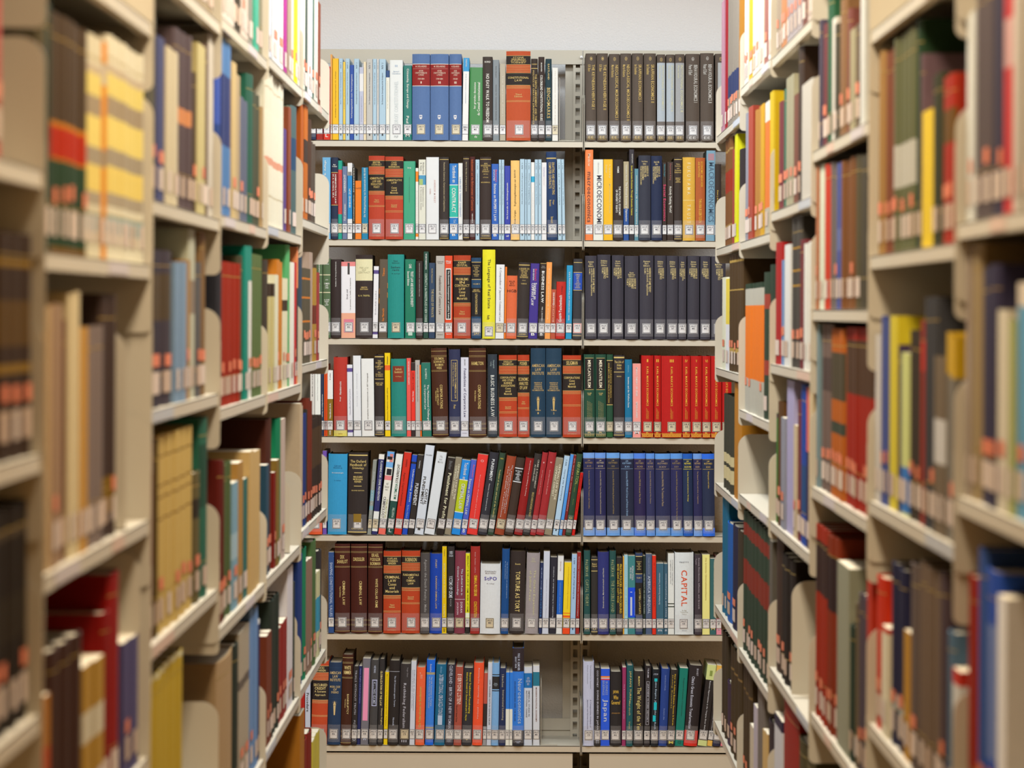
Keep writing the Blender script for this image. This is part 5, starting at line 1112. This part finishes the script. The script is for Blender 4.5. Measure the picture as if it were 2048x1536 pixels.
ENDS = [('L', 'A', 2, 250, 'tall rounded bookend closing the middle shelf, second bay of left stack', .265, 1),
        ('L', 'A', 3, 280, 'rounded bookend beside the big red books, low left shelf', .29, 1),
        ('L', 'D', 3, 580, 'rounded bookend near the far end of the left stack, above a clear shelf end', .17, 1),
        ('R', 'C', 4, 1588, 'pale bookend holding up the black volumes, right stack', .225, -1),
        ('L', 'D', 4, 595.5, 'narrow bookend beside the tall white paperback, low left shelf', .20, 1)]
sidew = {'L': 'left', 'R': 'right'}
done = 0
for side, bay, i, text in SIDE:
    zr = SH[(side, bay)][i]; z = EYE + zr; z0, z1 = (LZ if side == 'L' else RZ)[bay]
    fr = FR[side]; rec = 0.005; wpl = W + rec; gain = 1.06
    items = []
    for line in text.split('\n'):
        head, _, deco = line.partition('|'); A = head.split()
        xa, xb, yt = float(A[0]), float(A[1]), float(A[2]); n = int(A[4])
        xm = (xa + xb) / 2
        Zm = wpl * FPX / abs(xm - VPX + ROLL * (yt - VPY)); Za, Zb = sorted(wpl * FPX / abs(x - VPX + ROLL * (EYE - z) * FPX / Zm) for x in (xa, xb))
        top = EYE + (-(yt - VPY) + ROLL * (xm - VPX)) / FPX * Zm
        items.append((Za, Zb, top, A[3], n, A[5], deco))
    items.sort(); cur = z0 + 0.0075; c = 0
    nb = sum(it[4] for it in items)
    for Za, Zb, top, col, n, kd, deco in items:
        Za = max(Za, cur); Zb = min(Zb, z1 - 0.0075)
        if Zb - Za < 0.005: continue
        if n > 1: n = max(1, min(n, int((Zb - Za) / 0.006)))
        wd = (Zb - Za) / n
        flags = [t.strip() for t in deco.split(';') if t.strip()]
        for k in range(n):
            c += 1; done += 1
            hard = kd in 'hv'
            h_ = max(0.16, top - z); jit = 1.0 if kd == 'v' else rnd.uniform(0.985, 1.015)
            if n > 1: h_ *= jit
            gap = 0.33
            ups = [q for q in SH[(side, bay)] if q > zr + 0.05]
            if ups: h_ = min(h_, min(ups) - zr - 0.026)
            h_ = min(h_, 0.36)
            dep = min(0.21, max(0.15, h_ * 0.7)); ww = wd - (0.0022 if kd == 'v' else 0.0012)
            bk = Book(ww, h_, dep, foilc(col), hard, zr + 0.1, gain); rj = rnd.uniform(0, 0.005)
            lab = True
            for t in flags:
                A = t.split()
                if A[0] == 'B': bk.bands.append((h_ * (1 - float(A[2])), h_ * (1 - float(A[1])), A[3]))
                elif A[0] == 'n': lab = False
                elif A[0] == 'r' and rnd.random() < (0.85 if kd == 'v' else 0.7): bk.spot(0.060 + rnd.uniform(-.004, .004), 0.018, REDS, .22, .78)
            if lab: bk.spot(0.0195, 0.032, STKS if rnd.random() < .6 else STKD, rnd.uniform(.14, .26), rnd.uniform(.72, .84))
            if Za < 6.2 and ww > 0.008 and kd != 'p':
                for f in (0.9, 0.2): bk.rule(h_ * f, '#b89848', 0.0012)
            a = Za + wd * k
            if side == 'L': mtx = Matrix.Translation(fr.P(a, rec + rj, z + 0.0004)) @ Matrix.Rotation(math.pi / 2, 4, 'Z')
            else: mtx = Matrix.Translation(fr.P(a + ww, rec + rj, z + 0.0004)) @ Matrix.Rotation(-math.pi / 2, 4, 'Z')
            o = bk.finish(KIND[kd], mtx, simple=(Za > 5.9 or ww < 0.012))
            sz = 'thin ' if ww < 0.016 else 'thick ' if ww > 0.05 else ''
            lb = f'{sz}{cname(foilc(col))} {WORD[kd]}, {ordw(c)} from near end, {ROWW[i] if i < 5 else "lowest"} shelf, {BAYN[bay]} bay of {sidew[side]} stack'
            tag(o, unique(clip16(lb)), 'book', f'books on the {ROWW[i] if i < 5 else "lowest"} shelf of the {BAYN[bay]} {sidew[side]} bay')
        cur = Zb
for side, bay, i, x, lab, hgt, dirn in ENDS:
    Zc = (W + 0.006) * FPX / abs(x - VPX)
    bookend(FR[side], Zc, EYE + SH[(side, bay)][i], lab, height=hgt, dirn=dirn, d0=0.004, foot=0.022 if x == 595.5 else 0.05)
print('books', sum(count.values()), done, 'objects', len(COL.objects), 'dup labels', [k for k, v in USED.items() if v > 1][:10])
from collections import Counter
print(Counter(o.name.split('.')[0] for o in COL.objects if o.parent is None).most_common(8))
